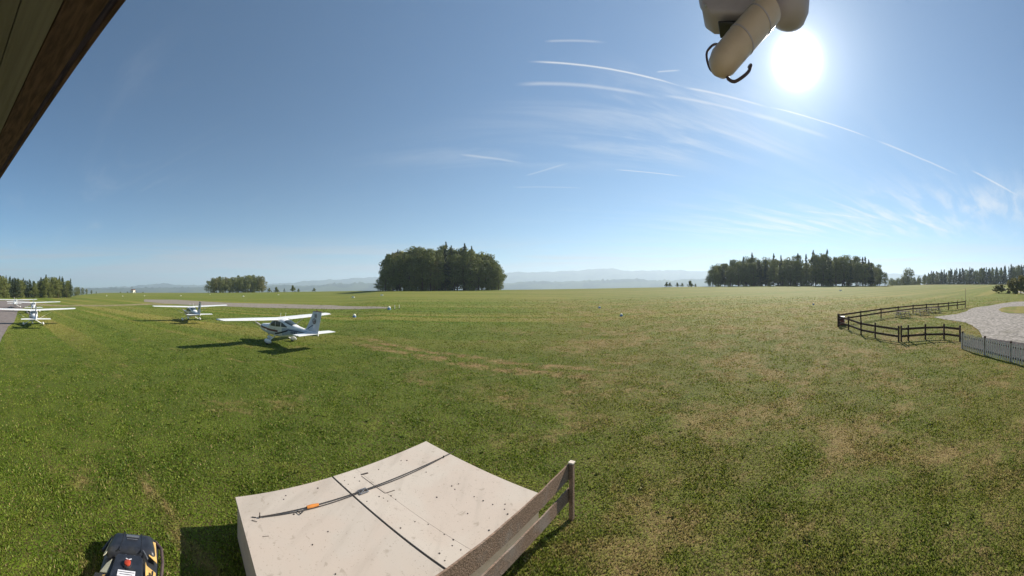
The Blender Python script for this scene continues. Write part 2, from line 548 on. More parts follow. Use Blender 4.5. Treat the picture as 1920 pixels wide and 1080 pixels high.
def make_blade_mat():
    m, t, b = bsdf_mat('grass_blade')
    g = NN(t, 'ShaderNodeNewGeometry')
    base, dry = grass_color(t, g.outputs['Position'])
    a = NN(t, 'ShaderNodeAttribute'); a.attribute_name = 'tone'
    # every blade has its own tone: some fresh, some straw coloured
    f = a.outputs['Fac']
    c = mixc(t, smooth(t, f, 0.0, 0.6, 0.38, 0.0), base, tuple(k * 0.6 for k in GR['a']))
    c = mixc(t, smooth(t, f, 0.5, 0.95, 0.0, 0.8), c, (0.32, 0.37, 0.065))
    pale = M2(t, 'ADD', M2(t, 'MULTIPLY', dry, 0.85), M2(t, 'MULTIPLY', smooth(t, f, 0.93, 0.97), 0.8), clamp=True)
    c = mixc(t, pale, c, (0.36, 0.245, 0.12))
    t.links.new(c, b.inputs['Base Color'])
    b.inputs['Roughness'].default_value = 0.55
    b.inputs['Specular IOR Level'].default_value = 0.25
    tl = NN(t, 'ShaderNodeBsdfTranslucent'); t.links.new(c, tl.inputs[0])
    mx = NN(t, 'ShaderNodeMixShader', i_0=0.42)
    L(t, b, 0, mx, 1); L(t, tl, 0, mx, 2)
    L(t, mx, 0, t.nodes['Material Output'], 0)
    return m

MEADOW = make_ground_mat()
BLADE = make_blade_mat()

def build_ground():
    na = 720
    rr = np.concatenate([[0.3, 1, 2, 3], np.linspace(4, 40, 90), np.geomspace(41, 700, 170), np.geomspace(740, 16000, 24)])
    az = np.linspace(-PI, PI, na, endpoint=False)
    A, Q = np.meshgrid(az, rr)
    X, Y = np.sin(A) * Q, np.cos(A) * Q
    Z = zg(X, Y)
    rng = np.random.default_rng(3)
    # small unevenness of a mown field
    Z += 0.012 * np.sin(X * 2.1 + 1.3 * np.sin(Y * 1.7)) * np.sin(Y * 1.9 + np.sin(X)) * (Q < 150)
    V = np.stack([X.ravel(), Y.ravel(), Z.ravel()], 1)
    i, k = np.meshgrid(np.arange(len(rr) - 1), np.arange(na), indexing='ij')
    a = i * na + k; b = i * na + (k + 1) % na
    T = np.stack([a, b, b + na, a + na], -1).reshape(-1, 4)[:, ::-1]
    me = npmesh('ground', V, T, MEADOW, smooth_=True)
    # close the middle
    o = bpy.data.objects.new('ground', me)
    C.objects.link(o)
    tag(o, kind='structure', label='mown airfield meadow of green and dry patches')
build_ground()

# distant ridges across the lake
def hill_mat():
    m, t, b = bsdf_mat('wooded_hill')
    g = NN(t, 'ShaderNodeNewGeometry')
    n = NN(t, 'ShaderNodeTexNoise'); n.inputs['Scale'].default_value = 0.0025; n.inputs['Detail'].default_value = 6
    L(t, g, 'Position', n, 0)
    c = mixc(t, smooth(t, n.outputs[0], 0.45, 0.55), (0.022, 0.034, 0.030), (0.07, 0.085, 0.05))
    t.links.new(c, b.inputs['Base Color']); b.inputs['Roughness'].default_value = 1.0
    b.inputs['Specular IOR Level'].default_value = 0.0
    return m
HILL = hill_mat()
def ridge(name, dist, depth, prof, seed, label):
    """prof: (px, top pixel)"""
    rng = np.random.default_rng(seed)
    n = 900
    az = np.linspace(-PI, PI, n, endpoint=False)
    px = 960 + az * F
    px0 = np.array([p[0] for p in prof], float); top = np.array([p[1] for p in prof], float)
    y = np.interp(px, px0, top)
    wob = sum(np.sin(az * f + rng.uniform(0, 6)) * a for f, a in ((23, .9), (41, .7), (87, .5), (151, .4), (260, .25)))
    h = HC + (540 - (y + wob * (y < 538))) / F * dist
    rows = 9
    V = []
    for j in range(rows):
        u = j / (rows - 1)
        rad = dist - depth + 2 * depth * u
        k = math.sin(u * PI) ** 0.8
        z = -70 + (h + 70) * k + (rng.normal(0, 12, n) * (0.3 < u < 0.7) * (j != rows // 2))
        V.append(np.stack([np.sin(az) * rad, np.cos(az) * rad, z], 1))
    V = np.concatenate(V)
    i, k = np.meshgrid(np.arange(rows - 1), np.arange(n), indexing='ij')
    a = i * n + k; b = i * n + (k + 1) % n
    T = np.stack([a, b, b + n, a + n], -1).reshape(-1, 4)[:, ::-1]
    o = bpy.data.objects.new(name, npmesh(name, V, T, HILL, smooth_=True))
    C.objects.link(o)
    tag(o, label=label, kind='structure')
ridge('hills', 9000, 1500, [(-960, 530), (0, 536), (180, 540), (300, 533), (470, 534), (560, 528), (640, 524), (700, 519), (760, 516), (900, 516), (960, 512), (1010, 509), (1060, 508), (1120, 504.5), (1145, 504.5), (1180, 507), (1210, 505.5), (1240, 508), (1260, 506), (1310, 509), (1400, 512), (1660, 512), (1800, 518), (2880, 530)], 5, 'hazy blue ridge along the far horizon')
ridge('hills', 5200, 900, [(-960, 541), (0, 540), (180, 541), (420, 538), (520, 536), (620, 533), (700, 531), (800, 532), (960, 530), (1060, 527), (1180, 524), (1260, 525), (1320, 523), (1500, 525), (1700, 524), (1900, 530), (2880, 541)], 6, 'lower nearer ridge in front of the far hills')

# the air between
hz = MB(); hz.box((0, 0, 260), (30000, 30000, 650))
hm = bpy.data.materials.new('air'); hm.use_nodes = True
ht = hm.node_tree
for n in list(ht.nodes): ht.nodes.remove(n)
pv = NN(ht, 'ShaderNodeVolumePrincipled')
pv.inputs['Color'].default_value = (0.72, 0.86, 1.0, 1)
pv.inputs['Density'].default_value = HAZE
pv.inputs['Anisotropy'].default_value = 0.25
ho = NN(ht, 'ShaderNodeOutputMaterial'); L(ht, pv, 0, ho, 1)
tag(hz.build('haze', hm), kind='stuff', label='thin bluish summer haze over the plateau')
# ---------------------------------------------------------------- paved and gravelled surfaces
ASPHALT = mat('old_asphalt', (0.20, 0.17, 0.155), rough=0.9, var=0.12, scale=2.0, bump=0.3, spec=0.2, dirt=(0.13, 0.11, 0.10))
STRIP = mat('sun_bleached_asphalt', (0.25, 0.215, 0.175), rough=0.9, var=0.12, scale=2.0, bump=0.3, spec=0.2, dirt=(0.17, 0.15, 0.11))
GRAVEL = mat('pale_gravel', (0.30, 0.27, 0.24), rough=0.95, var=0.35, scale=3.0, bump=0.9, spec=0.15, dirt=(0.13, 0.12, 0.08))
GAPDARK = mat('added_sheet_dark', (0.07, 0.06, 0.055), rough=0.9, var=0.3, scale=3.0, bump=0.5, spec=0.1)  # tone of the dark sheet added behind the picket fence
TRACK = mat('worn_track', (0.25, 0.21, 0.11), rough=0.95, var=0.2, scale=1.2, bump=0.4, spec=0.1, dirt=(0.16, 0.17, 0.06))

def sheet(name, outline, m, lift, label, step=1.2, maxn=90):
    """a sheet that follows the ground inside an outline of ground points"""
    bm = bmesh.new()
    vs = [bm.verts.new((p[0], p[1], 0)) for p in outline]
    f = bm.faces.new(vs)
    if f.normal.z < 0: f.normal_flip()
    xs = [p[0] for p in outline]; ys = [p[1] for p in outline]
    for lo, hi, nrm in ((min(xs), max(xs), (1, 0, 0)), (min(ys), max(ys), (0, 1, 0))):
        n = int(min(maxn, max(3, (hi - lo) / step)))
        for k in range(1, n):
            c = lo + (hi - lo) * k / n
            bmesh.ops.bisect_plane(bm, geom=bm.verts[:] + bm.edges[:] + bm.faces[:], plane_co=(c, 0, 0) if nrm[0] else (0, c, 0), plane_no=nrm)
    bmesh.ops.triangulate(bm, faces=bm.faces[:])
    co = np.array([(v.co.x, v.co.y) for v in bm.verts])
    z = zg(co[:, 0], co[:, 1])
    for v, q in zip(bm.verts, z): v.co.z = float(q) + lift
    for f in bm.faces:
        if f.normal.z < 0: f.normal_flip()
    me = bpy.data.meshes.new(name); bm.to_mesh(me); bm.free()
    me.materials.append(m)
    o = bpy.data.objects.new(name, me); C.objects.link(o)
    tag(o, label=label, kind='structure')
    return o

def outline(pts, wob=0.0, seed=0, sub=4):
    q = [at(*p) for p in pts]
    rng = random.Random(seed)
    out = []
    for i, a in enumerate(q):
        b = q[(i + 1) % len(q)]
        for k in range(sub):
            c = a.lerp(b, k / sub)
            j = min(wob, wob * (b - a).length * 0.15)
            out.append((c.x + rng.uniform(-j, j), c.y + rng.uniform(-j, j)))
    return out

APRON = outline([(-90, 640), (-60, 568), (-10, 563.5), (55, 563.5), (60, 572), (46, 576), (33, 584), (27, 604), (15, 613), (0, 642), (-40, 720)], 0.05, 1)
sheet('apron_pavement', APRON, ASPHALT, 0.03, 'brownish asphalt apron at the left edge of the field', 1.5)
sheet('taxi_strip', outline([(270, 561.5), (330, 562), (418, 567.5), (520, 570), (620, 572.5), (700, 575), (730, 576.5), (722, 579), (640, 580), (560, 578.5), (418, 574.5), (340, 571), (270, 566)], 0.1, 2), STRIP, 0.03, 'narrow grey asphalt strip behind the parked aircraft', 2.0)
sheet('field_path', outline([(60, 568.5), (130, 572.5), (200, 572), (270, 569.5), (330, 568), (330, 570), (272, 572), (200, 574.5), (130, 575), (60, 572.5)], 0.1, 3), TRACK, 0.02, 'straw coloured wheel track across the grass', 2.0)
YARD = [(2020, 600), (1960, 571), (1920, 565.5), (1903, 566), (1880, 569), (1858, 573), (1838, 575.5), (1822, 578), (1812, 584), (1795, 589), (1772, 592), (1750, 595), (1770, 599), (1810, 605), (1835, 618), (1842, 634), (1840, 652), (1860, 663), (1920, 678), (2020, 690)]
sheet('gravel_yard', outline(YARD, 0.12, 4), GRAVEL, 0.03, 'pale gravel yard and drive behind the fences', 0.7)
sheet('added_dark_sheet', outline([(1800, 640), (1806, 649), (1860, 664), (1920, 679), (1985, 695), (1985, 660), (1920, 645), (1850, 635)], 0, 9), GAPDARK, 0.06, 'dark sheet added just behind the picket fence to darken its gaps', 0.7)  # invented dark ground, added so the gaps between the slats look dark
sheet('grass_island', outline([(1872, 581), (1880, 577), (1895, 575.3), (1920, 574.6), (1960, 576), (1985, 582), (1960, 588), (1920, 588.5), (1893, 588), (1878, 585.5)], 0.05, 5), MEADOW, 0.055, 'oval island of grass inside the gravel drive', 0.6)
sheet('field_path', outline([(1885, 541), (1903, 544.5), (1930, 550), (1960, 557), (1960, 560), (1925, 552), (1900, 546), (1880, 542)], 0.0, 6), GRAVEL, 0.03, 'narrow pale path that runs off at the right edge', 4.0)

# ---------------------------------------------------------------- grass
BOXZ = 0.75
def PB(px, py): return P(px, py, BOXZ)
bA, bB = PB(441, 932), PB(799, 827)
_e0, _e1 = PB(960, 975), PB(830, 1078)
def isect(p, d, a, e):
    # p + t d = a + s e
    det = d.x * (-e.y) + e.x * d.y
    t = ((a.x - p.x) * (-e.y) + e.x * (a.y - p.y)) / det
    return Vector((p.x + d.x * t, p.y + d.y * t, p.z))
bC = isect(bB, PB(960, 905) - bB, _e0, _e1 - _e0)
bD = isect(bA, PB(480, 1078) - bA, _e0, _e1 - _e0)
BOXQ = [bA, bB, bC, bD]
MOW_C = Vector((-4.82, 1.93, 0)); MOW_H = R(-59)

def inside(x, y, poly):
    c = np.zeros(x.shape, bool)
    n = len(poly)
    for i in range(n):
        x0, y0 = poly[i][0], poly[i][1]; x1, y1 = poly[(i + 1) % n][0], poly[(i + 1) % n][1]
        m = ((y0 > y) != (y1 > y)) & (x < (x1 - x0) * (y - y0) / (y1 - y0 + 1e-12) + x0)
        c ^= m
    return c

def build_grass():
    rng = np.random.default_rng(11)
    yard = outline(YARD, 0.12, 4)
    groups = []
    for part in range(4):
        n = 160000
        r = 4.2 * (95 / 4.2) ** rng.uniform(0, 1, n)
        r = r[rng.uniform(0, 1, n) < np.clip((95 - r) / 55, 0, 1)]
        n = len(r); az = rng.uniform(-1.72, 1.72, n)
        w = 0.006 + 0.00125 * r; h = 0.052 + 0.0006 * r
        x, y = np.sin(az) * r, np.cos(az) * r
        # clumps: drop some where a smooth pattern is low
        pat = np.sin(x * 3.1 + 2 * np.sin(y * 2.3)) * np.sin(y * 3.7 + 2 * np.sin(x * 1.9)) + 0.7 * np.sin(x * 9.1 + 3 * np.sin(y * 4)) * np.sin(y * 8.3 + 2 * np.sin(x * 6))
        keep = rng.uniform(-6.5, 0.4, n) < pat
        keep &= ~inside(x, y, BOXQ) & ~inside(x, y, yard) & ~inside(x, y, APRON)
        x, y, pat, w, h = x[keep], y[keep], pat[keep], w[keep], h[keep]
        m = len(x)
        z = zg(x, y) - 0.012
        hh = h * rng.uniform(0.35, 1.15, m) * (0.9 + 0.1 * np.clip(pat, -1, 1.4))
        ww = w * rng.uniform(0.6, 1.3, m)
        th = rng.uniform(0, 2 * PI, m)
        ln = rng.uniform(0.2, 1.25, m) * hh; la = rng.uniform(0, 2 * PI, m)
        dx, dy = np.cos(th) * ww, np.sin(th) * ww
        lx, ly = np.cos(la) * ln, np.sin(la) * ln
        a = np.stack([x - dx, y - dy, z], 1); b = np.stack([x + dx, y + dy, z], 1)
        c = np.stack([x + lx * .45 - dx * .7, y + ly * .45 - dy * .7, z + hh * .62], 1)
        d = np.stack([x + lx * .45 + dx * .7, y + ly * .45 + dy * .7, z + hh * .62], 1)
        e = np.stack([x + lx, y + ly, z + hh], 1)
        tone = rng.uniform(0, 1, m)
        groups.append((np.stack([a, b, c, d, e], 1), tone))
    V = np.concatenate([g[0] for g in groups]); tone = np.concatenate([g[1] for g in groups])
    m = len(V)
    base = np.arange(m)[:, None] * 5
    T = np.concatenate([base + [[0, 1, 3]], base + [[0, 3, 2]], base + [[2, 3, 4]]])
    me = npmesh('grass', V.reshape(-1, 3), T, BLADE, {'tone': np.repeat(tone, 5)})
    o = bpy.data.objects.new('grass', me); C.objects.link(o)
    tag(o, label='short mown grass with dry straw coloured patches', kind='stuff')
build_grass()

def build_weeds():
    """broad leaved rosettes scattered through the turf"""
    rng = np.random.default_rng(4)
    V = []; T = []; tn = []
    n = 0
    for i in range(260):
        r = math.sqrt(rng.uniform(5 * 5, 18 * 18)); az = rng.uniform(-1.5, 1.5)
        cx, cy = math.sin(az) * r, math.cos(az) * r
        if inside(np.array([cx]), np.array([cy]), BOXQ)[0]: continue
        z = float(zg(cx, cy)); tone = rng.uniform(.6, .9); s = rng.uniform(.04, .09)
        for k in range(rng.integers(6, 12)):
            a = rng.uniform(0, 2 * PI); l = s * rng.uniform(.6, 1.2); w = l * .28
            d = np.array([math.cos(a), math.sin(a)]); q = np.array([-d[1], d[0]])
            p0 = (cx, cy, z + .015)
            p1 = (*(np.array([cx, cy]) + d * l * .5 + q * w), z + .05 + rng.uniform(0, .02)); p2 = (*(np.array([cx, cy]) + d * l * .5 - q * w), z + .05 + rng.uniform(0, .02))
            p3 = (*(np.array([cx, cy]) + d * l), z + .03)
            V += [p0, p1, p3, p2]; T.append((n, n + 1, n + 2)); T.append((n, n + 2, n + 3)); n += 4; tn += [tone] * 4
    me = npmesh('weed_leaves', np.array(V), np.array(T), BLADE, {'tone': np.array(tn)})
    o = bpy.data.objects.new('weed_leaves', me); C.objects.link(o)
    tag(o, label='flat broad leaved weeds growing between the grass', kind='stuff')
build_weeds()

# ---------------------------------------------------------------- trees
def leaf_mat(name, c1, c2, tl=0.3):
    m, t, b = bsdf_mat(name)
    oi = NN(t, 'ShaderNodeObjectInfo')
    g = NN(t, 'ShaderNodeNewGeometry')
    n = NN(t, 'ShaderNodeTexNoise'); n.inputs['Scale'].default_value = 0.35; n.inputs['Detail'].default_value = 3
    L(t, g, 'Position', n, 0)
    f = M2(t, 'ADD', M2(t, 'MULTIPLY', oi.outputs['Random'], 0.55), M2(t, 'MULTIPLY', smooth(t, n.outputs[0], 0.3, 0.7), 0.45))
    c = mixc(t, f, c1, c2)
    c = mixc(t, M2(t, 'MULTIPLY', g.outputs['Random Per Island'], 0.5), c, tuple(k * 1.5 for k in c2))
    t.links.new(c, b.inputs['Base Color'])
    b.inputs['Roughness'].default_value = 0.6
    b.inputs['Specular IOR Level'].default_value = 0.2
    tr = NN(t, 'ShaderNodeBsdfTranslucent'); t.links.new(c, tr.inputs[0])
    mx = NN(t, 'ShaderNodeMixShader', i_0=tl)
    L(t, b, 0, mx, 1); L(t, tr, 0, mx, 2); L(t, mx, 0, t.nodes['Material Output'], 0)
    return m
LEAF = leaf_mat('broad_leaf', (0.055, 0.080, 0.018), (0.175, 0.190, 0.055))
LEAF_O = leaf_mat('yellowing_leaf', (0.13, 0.145, 0.040), (0.19, 0.165, 0.055))
NEEDLE = leaf_mat('needle', (0.022, 0.038, 0.020), (0.050, 0.070, 0.030), 0.2)
BARK = mat('bark', (0.11, 0.085, 0.065), rough=0.9, var=0.25, scale=5, bump=0.5, spec=0.1)

def quads(pts, nrm, size, rng, stretch=1.4):
    n = len(pts)
    nr = nrm + rng.normal(0, 0.55, (n, 3)); nr /= np.linalg.norm(nr, axis=1)[:, None]
    t = np.cross(nr, rng.normal(0, 1, (n, 3))); t /= np.linalg.norm(t, axis=1)[:, None]
    b = np.cross(nr, t)
    s = (size * rng.uniform(0.5, 1.3, n))[:, None]
    t = t * s * stretch; b = b * s
    k = nr * s * 0.35
    V = np.stack([pts - t, pts - b - k, pts + t, pts + b - k * .6], 1)
    base = np.arange(n)[:, None] * 4
    T = np.concatenate([base + [[0, 1, 2]], base + [[0, 2, 3]]])
    return V.reshape(-1, 3), T

def broad_crown(seed, n=3400, h=1.0, wide=0.36, low=0.05, size=0.013, nl=26, gap=0.0):
    """crown of unit height, made of leaf sprays on many uneven lobes"""
    rng = np.random.default_rng(seed)
    P_, N_ = [], []
    cen = []
    for i in range(nl):
        z = low + (0.95 - low) * rng.uniform(0, 1) ** 0.8
        u = (z - low) / (1 - low)
        rmax = wide * (math.sin(min(1, u * 0.86 + 0.16) * PI) ** 0.55)
        a = rng.uniform(0, 2 * PI); rr = rmax * rng.uniform(0.35, 0.9)
        cen.append((math.cos(a) * rr, math.sin(a) * rr, z, rng.uniform(0.055, 0.135) * (1.1 - 0.35 * u)))
    cen.append((0, 0, 0.86, 0.14)); cen.append((0.02, 0.01, 0.6, 0.2)); cen.append((0, 0, 0.35, 0.2))
    w = np.array([c[3] ** 2 for c in cen]); w /= w.sum()
    cnt = (w * n).astype(int)
    for c, k in zip(cen, cnt):
        d = rng.normal(0, 1, (k, 3)); d /= np.linalg.norm(d, axis=1)[:, None]
        q = c[3] * (1 + 0.25 * np.sin(d[:, :1] * 7 + c[0] * 40) * np.sin(d[:, 1:2] * 6 + c[1] * 40)) * rng.uniform(0.72, 1.08, (k, 1))
        p = np.array(c[:3]) + d * q * np.array([1, 1, 0.85])
        P_.append(p); N_.append(d + np.array([0, 0, .25]))
    p = np.concatenate(P_); d = np.concatenate(N_)
    p[:, 2] = np.clip(p[:, 2], max(low * 0.6, 0.0), 1.0)
    return quads(p, d, size, rng)

def conifer_crown(seed, n=2600, wide=0.23, low=0.04, size=0.011):
    rng = np.random.default_rng(seed)
    P_, N_ = [], []
    nb = 120
    for i in range(nb):
        u = rng.uniform(0, 1) ** 0.75
        z = low + (0.985 - low) * u
        ln = wide * (1 - u) ** 0.8 * rng.uniform(0.7, 1.15) + 0.008
        a = rng.uniform(0, 2 * PI)
        k = max(8, int(n / nb * (0.35 + 1.6 * (1 - u))))
        t = rng.uniform(0.05, 1, k) ** 0.7
        sp = 0.035 * (1 - u * .6)
        x = np.cos(a) * ln * t + rng.normal(0, sp * .45, k)
        y = np.sin(a) * ln * t + rng.normal(0, sp * .45, k)
        zz = z - 0.30 * ln * t + 0.12 * ln * t * t + rng.normal(0, .006, k) - rng.uniform(0, .02, k) * t
        P_.append(np.stack([x, y, zz], 1)); N_.append(np.tile([np.cos(a) * .5, np.sin(a) * .5, .9], (k, 1)))
    k = 60
    P_.append(np.stack([rng.normal(0, .004, k), rng.normal(0, .004, k), rng.uniform(.9, 1.0, k)], 1)); N_.append(np.tile([1.0, 0, 0], (k, 1)))
    return quads(np.concatenate(P_), np.concatenate(N_), size, rng, 1.7)

def trunk_mesh(seed, h, r, limbs=7, conifer=False):
    rng = random.Random(seed)
    m = MB()
    if conifer:
        m.tube([(0, 0, -.03), (0, 0, .5), (0, 0, .93)], [r, r * .6, r * .12], 7)
        return m.mesh('trunk', BARK, True)
    pts = [(0, 0, -.03), (rng.uniform(-.01, .01), rng.uniform(-.01, .01), .22), (rng.uniform(-.02, .02), rng.uniform(-.02, .02), .5), (rng.uniform(-.03, .03), rng.uniform(-.03, .03), .82)]
    m.tube(pts, [r * 1.2, r * .85, r * .55, r * .15], 8)
    for i in range(limbs):
        z = rng.uniform(.18, .6); a = i * 2.4 + rng.uniform(-.4, .4); l = rng.uniform(.14, .25)
        m.tube([(0, 0, z), (math.cos(a) * l * .5, math.sin(a) * l * .5, z + l * .35), (math.cos(a) * l, math.sin(a) * l, z + l * .95)], [r * .4, r * .25, r * .06], 5)
    return m.mesh('trunk', BARK, True)

KINDS = {}
def kind(name, crown, leaf, seed, conifer=False, r=0.02):
    V, T = crown
    me = npmesh('crown', V, T, leaf)
    KINDS.setdefault(name, []).append((me, trunk_mesh(seed, 1, r, conifer=conifer)))
for s in range(5): kind('broad', broad_crown(20 + s, low=0.02), LEAF, s)
for s in range(2): kind('tall', broad_crown(40 + s, wide=0.27, low=0.10, nl=22, n=2600), LEAF, 10 + s)
for s in range(2): kind('yellow', broad_crown(50 + s, wide=0.32, n=2800), LEAF_O, 20 + s)
for s in range(3): kind('spruce', conifer_crown(60 + s), NEEDLE, 30 + s, True, 0.012)
for s in range(2): kind('bush', broad_crown(70 + s, wide=0.62, low=-0.15, n=1400, nl=18, size=0.045), LEAF, 40 + s, r=0.03)
for s in range(2): kind('shrub', broad_crown(90 + s, wide=0.6, low=-0.15, n=1800, nl=22, size=0.04), LEAF_O, 60 + s, r=0.02)
for s in range(2): kind('open', broad_crown(80 + s, wide=0.36, low=0.2, n=900, nl=11, size=0.022), LEAF, 50 + s, r=0.022)
TREE_NAME = dict(broad='broadleaf_tree', tall='broadleaf_tree', yellow='broadleaf_tree', spruce='spruce_tree', bush='bush', shrub='bush', open='broadleaf_tree')
_tr = random.Random(77)
def tree(kind_, loc, h, label, group, width=1.0, sink=0.0, cat=None):
    me, tk = _tr.choice(KINDS[kind_])
    loc = Vector(loc); loc.z -= sink
    root = empty(TREE_NAME[kind_], loc, _tr.uniform(0, 6.28), label, cat or ('bush' if kind_ in ('bush', 'shrub') else 'tree'), group)
    root.scale = (h * width, h * width, h)
    for nm, m in (('trunk', tk), ('crown', me)):
        o = bpy.data.objects.new(nm, m); C.objects.link(o); o.parent = root
    return root

ORD = 'first second third fourth fifth sixth seventh eighth ninth tenth eleventh twelfth thirteenth fourteenth fifteenth sixteenth seventeenth eighteenth nineteenth twentieth twenty-first twenty-second twenty-third twenty-fourth twenty-fifth twenty-sixth twenty-seventh twenty-eighth twenty-ninth thirtieth thirty-first thirty-second thirty-third thirty-fourth thirty-fifth thirty-sixth thirty-seventh thirty-eighth thirty-ninth fortieth forty-first forty-second forty-third forty-fourth forty-fifth forty-sixth forty-seventh forty-eighth forty-ninth fiftieth'.split()
DESC = dict(broad='broadleaf tree', tall='narrow broadleaf', yellow='yellowish tree', spruce='pointed spruce', bush='round bush', open='open tree')
def grove(items, r0, dr, where, group, jit=3.0, seed=0, edge_px=13):
    """items: (pixel x, top pixel y, kind, row)"""
    rng = random.Random(seed)
    items = sorted(items)
    cnt = {}
    for px, top, kd, row in items:
        r = r0 + row * dr + rng.uniform(-jit, jit) * 0.5
        g = atr(px, r)
        h = HC + (540 - top) / F * r - g.z
        key = (DESC[kd], row)
        k = cnt[key] = cnt.get(key, 0) + 1
        rowname = ('front edge', 'second row', 'back row')[row]
        tree(kd, g, max(h, 1.5), f'{ORD[k-1]} {DESC[kd]} from the left, {rowname}, {where}', group, rng.uniform(.72, 1.12))

def topline(pts):
    xs = [p[0] for p in pts]; ys = [p[1] for p in pts]
    return lambda x: float(np.interp(x, xs, ys))

def auto_grove(x0, x1, step, top, kinds, rows, base_r, dr, where, group, seed, extra=(), gap=None):
    rng = random.Random(seed)
    it = []
    vs = min(1.0, (540 - top((x0 + x1) / 2)) / 70)
    for row in range(rows):
        x = x0 + step * 0.5 + row * step * 0.5
        while x < x1 - step * 0.3:
            if gap and gap[0] < x < gap[1]: x = gap[1]
            kd = rng.choices([k for k, _ in kinds], [w for _, w in kinds])[0]
            t = top(x) + rng.uniform(-2, 7) * vs + (rng.uniform(1, 13) * vs if row == 0 and rows > 1 else 0)
            if kd == 'spruce': t -= 3
            it.append((x + rng.uniform(-2, 2), t, kd, row))
            x += step * rng.uniform(0.85, 1.15)
    it += list(extra)
    grove(it, base_r, dr, where, group, seed=seed)

# the big copse in the middle of the photograph
t1 = topline([(718, 492), (726, 478), (740, 467), (760, 463), (800, 462), (835, 461), (855, 464), (880, 466), (905, 470), (920, 479), (935, 496), (943, 515)])
auto_grove(716, 944, 15, t1, [('broad', 6), ('tall', 1), ('spruce', .6)], 2, 196, 10, 'big central copse', 'trees of the big central copse', 1,
           extra=[(836, 454, 'spruce', 1), (846, 461, 'spruce', 1), (871, 457, 'spruce', 1), (884, 462, 'spruce', 1), (814, 481, 'yellow', 0), (790, 463, 'yellow', 1), (745, 470, 'yellow', 1), (935, 500, 'broad', 0)])
tree('open', atr(709, 196), 6.2, 'small open tree at the left foot of the big central copse', None, 1.3)
# the smaller copse left of it
t2 = topline([(386, 530), (396, 519), (404, 517), (440, 518), (452, 515), (462, 514), (474, 513), (485, 516), (490, 514), (497, 520)])
auto_grove(386, 499, 12, t2, [('broad', 5), ('yellow', 1.2), ('tall', 1)], 2, 350, 14, 'small copse behind the second aircraft', 'trees of the small copse left of centre', 2)
for px, top, kd, lb in ((505, 540, 'bush', 'rounded bush just right of the small copse'), (518, 538, 'bush', 'pale bush on the horizon, second right of the small copse'), (533, 540, 'spruce', 'tiny pointed conifer alone on the horizon'),
                        (549, 535, 'bush', 'largest dark bush on the horizon between the copses'), (560, 541, 'bush', 'low bush leaning on the largest horizon bush'), (589, 540, 'bush', 'small bush nearest the big copse on the horizon')):
    g = atr(px, 335); tree(kd, g, HC + (540 - top) / F * 335 - g.z, lb, None, 1.0 if kd == 'bush' else 1.5)
# the long wood right of the centre
t3 = topline([(1320, 524), (1328, 505), (1336, 493), (1345, 489), (1370, 486), (1390, 482), (1405, 479), (1425, 484), (1440, 479), (1460, 479), (1480, 481), (1497, 477), (1506, 489), (1512, 479), (1522, 472), (1545, 472), (1562, 480), (1572, 475), (1590, 476), (1607, 479), (1625, 484), (1640, 490), (1652, 500), (1664, 506)])
auto_grove(1322, 1664, 13.5, t3, [('broad', 4), ('tall', 4), ('spruce', 2.2)], 2, 238, 12, 'long wood right of centre', 'trees of the long wood right of centre', 3, gap=(1501, 1513),
           extra=[(1410, 474, 'spruce', 1), (1551, 467, 'spruce', 1), (1394, 481, 'spruce', 1), (1496, 475, 'spruce', 1), (1622, 481, 'spruce', 1)])
for px, top, lb in ((1250, 529, 'low bush farthest left on the skyline before the long wood'), (1256, 530, 'second skyline bush before the long wood'), (1270, 530, 'narrow skyline bush before the long wood'), (1279, 531, 'tiny skyline bush before the long wood'), (1294, 526, 'widest skyline bush before the long wood'), (1304, 532, 'flat skyline bush touching the long wood')):
    g = atr(px, 236); tree('bush', g, HC + (540 - top) / F * 236 - g.z, lb, None, 1.0)
# forest at the right edge
t4 = topline([(1664, 520), (1675, 521), (1690, 518), (1715, 517), (1735, 513), (1745, 508), (1770, 508), (1800, 504), (1830, 504), (1860, 501), (1890, 499), (1912, 496), (1960, 498), (2060, 505)])
auto_grove(1668, 1745, 10, t4, [('broad', 3), ('tall', 2)], 1, 395, 12, 'pale grove left of the right-hand forest', 'trees of the pale grove left of the forest', 4)
auto_grove(1742, 2010, 6.5, t4, [('spruce', 5), ('tall', 2), ('broad', 1)], 1, 425, 12, 'dark forest on the right', 'trees of the dark forest on the right', 5)
g = atr(1703, 392); tree('tall', g, HC + (540 - 501) / F * 392 - g.z, 'single round topped tree that stands above the pale grove', None, 1.3)
# forest at the left edge, nearer
t5 = topline([(-120, 500), (0, 515), (10, 519), (40, 523), (62, 528), (76, 524), (84, 518), (100, 519), (112, 519), (125, 524), (134, 525), (141, 537), (152, 538), (165, 542), (182, 547)])
auto_grove(-120, 138, 8.5, t5, [('broad', 2), ('spruce', 3)], 2, 196, 12, 'forest at the left edge', 'trees of the forest at the left edge', 6)
auto_grove(138, 184, 8, t5, [('broad', 3)], 1, 300, 12, 'low tail of the left forest', 'trees at the low end of the left forest', 7)

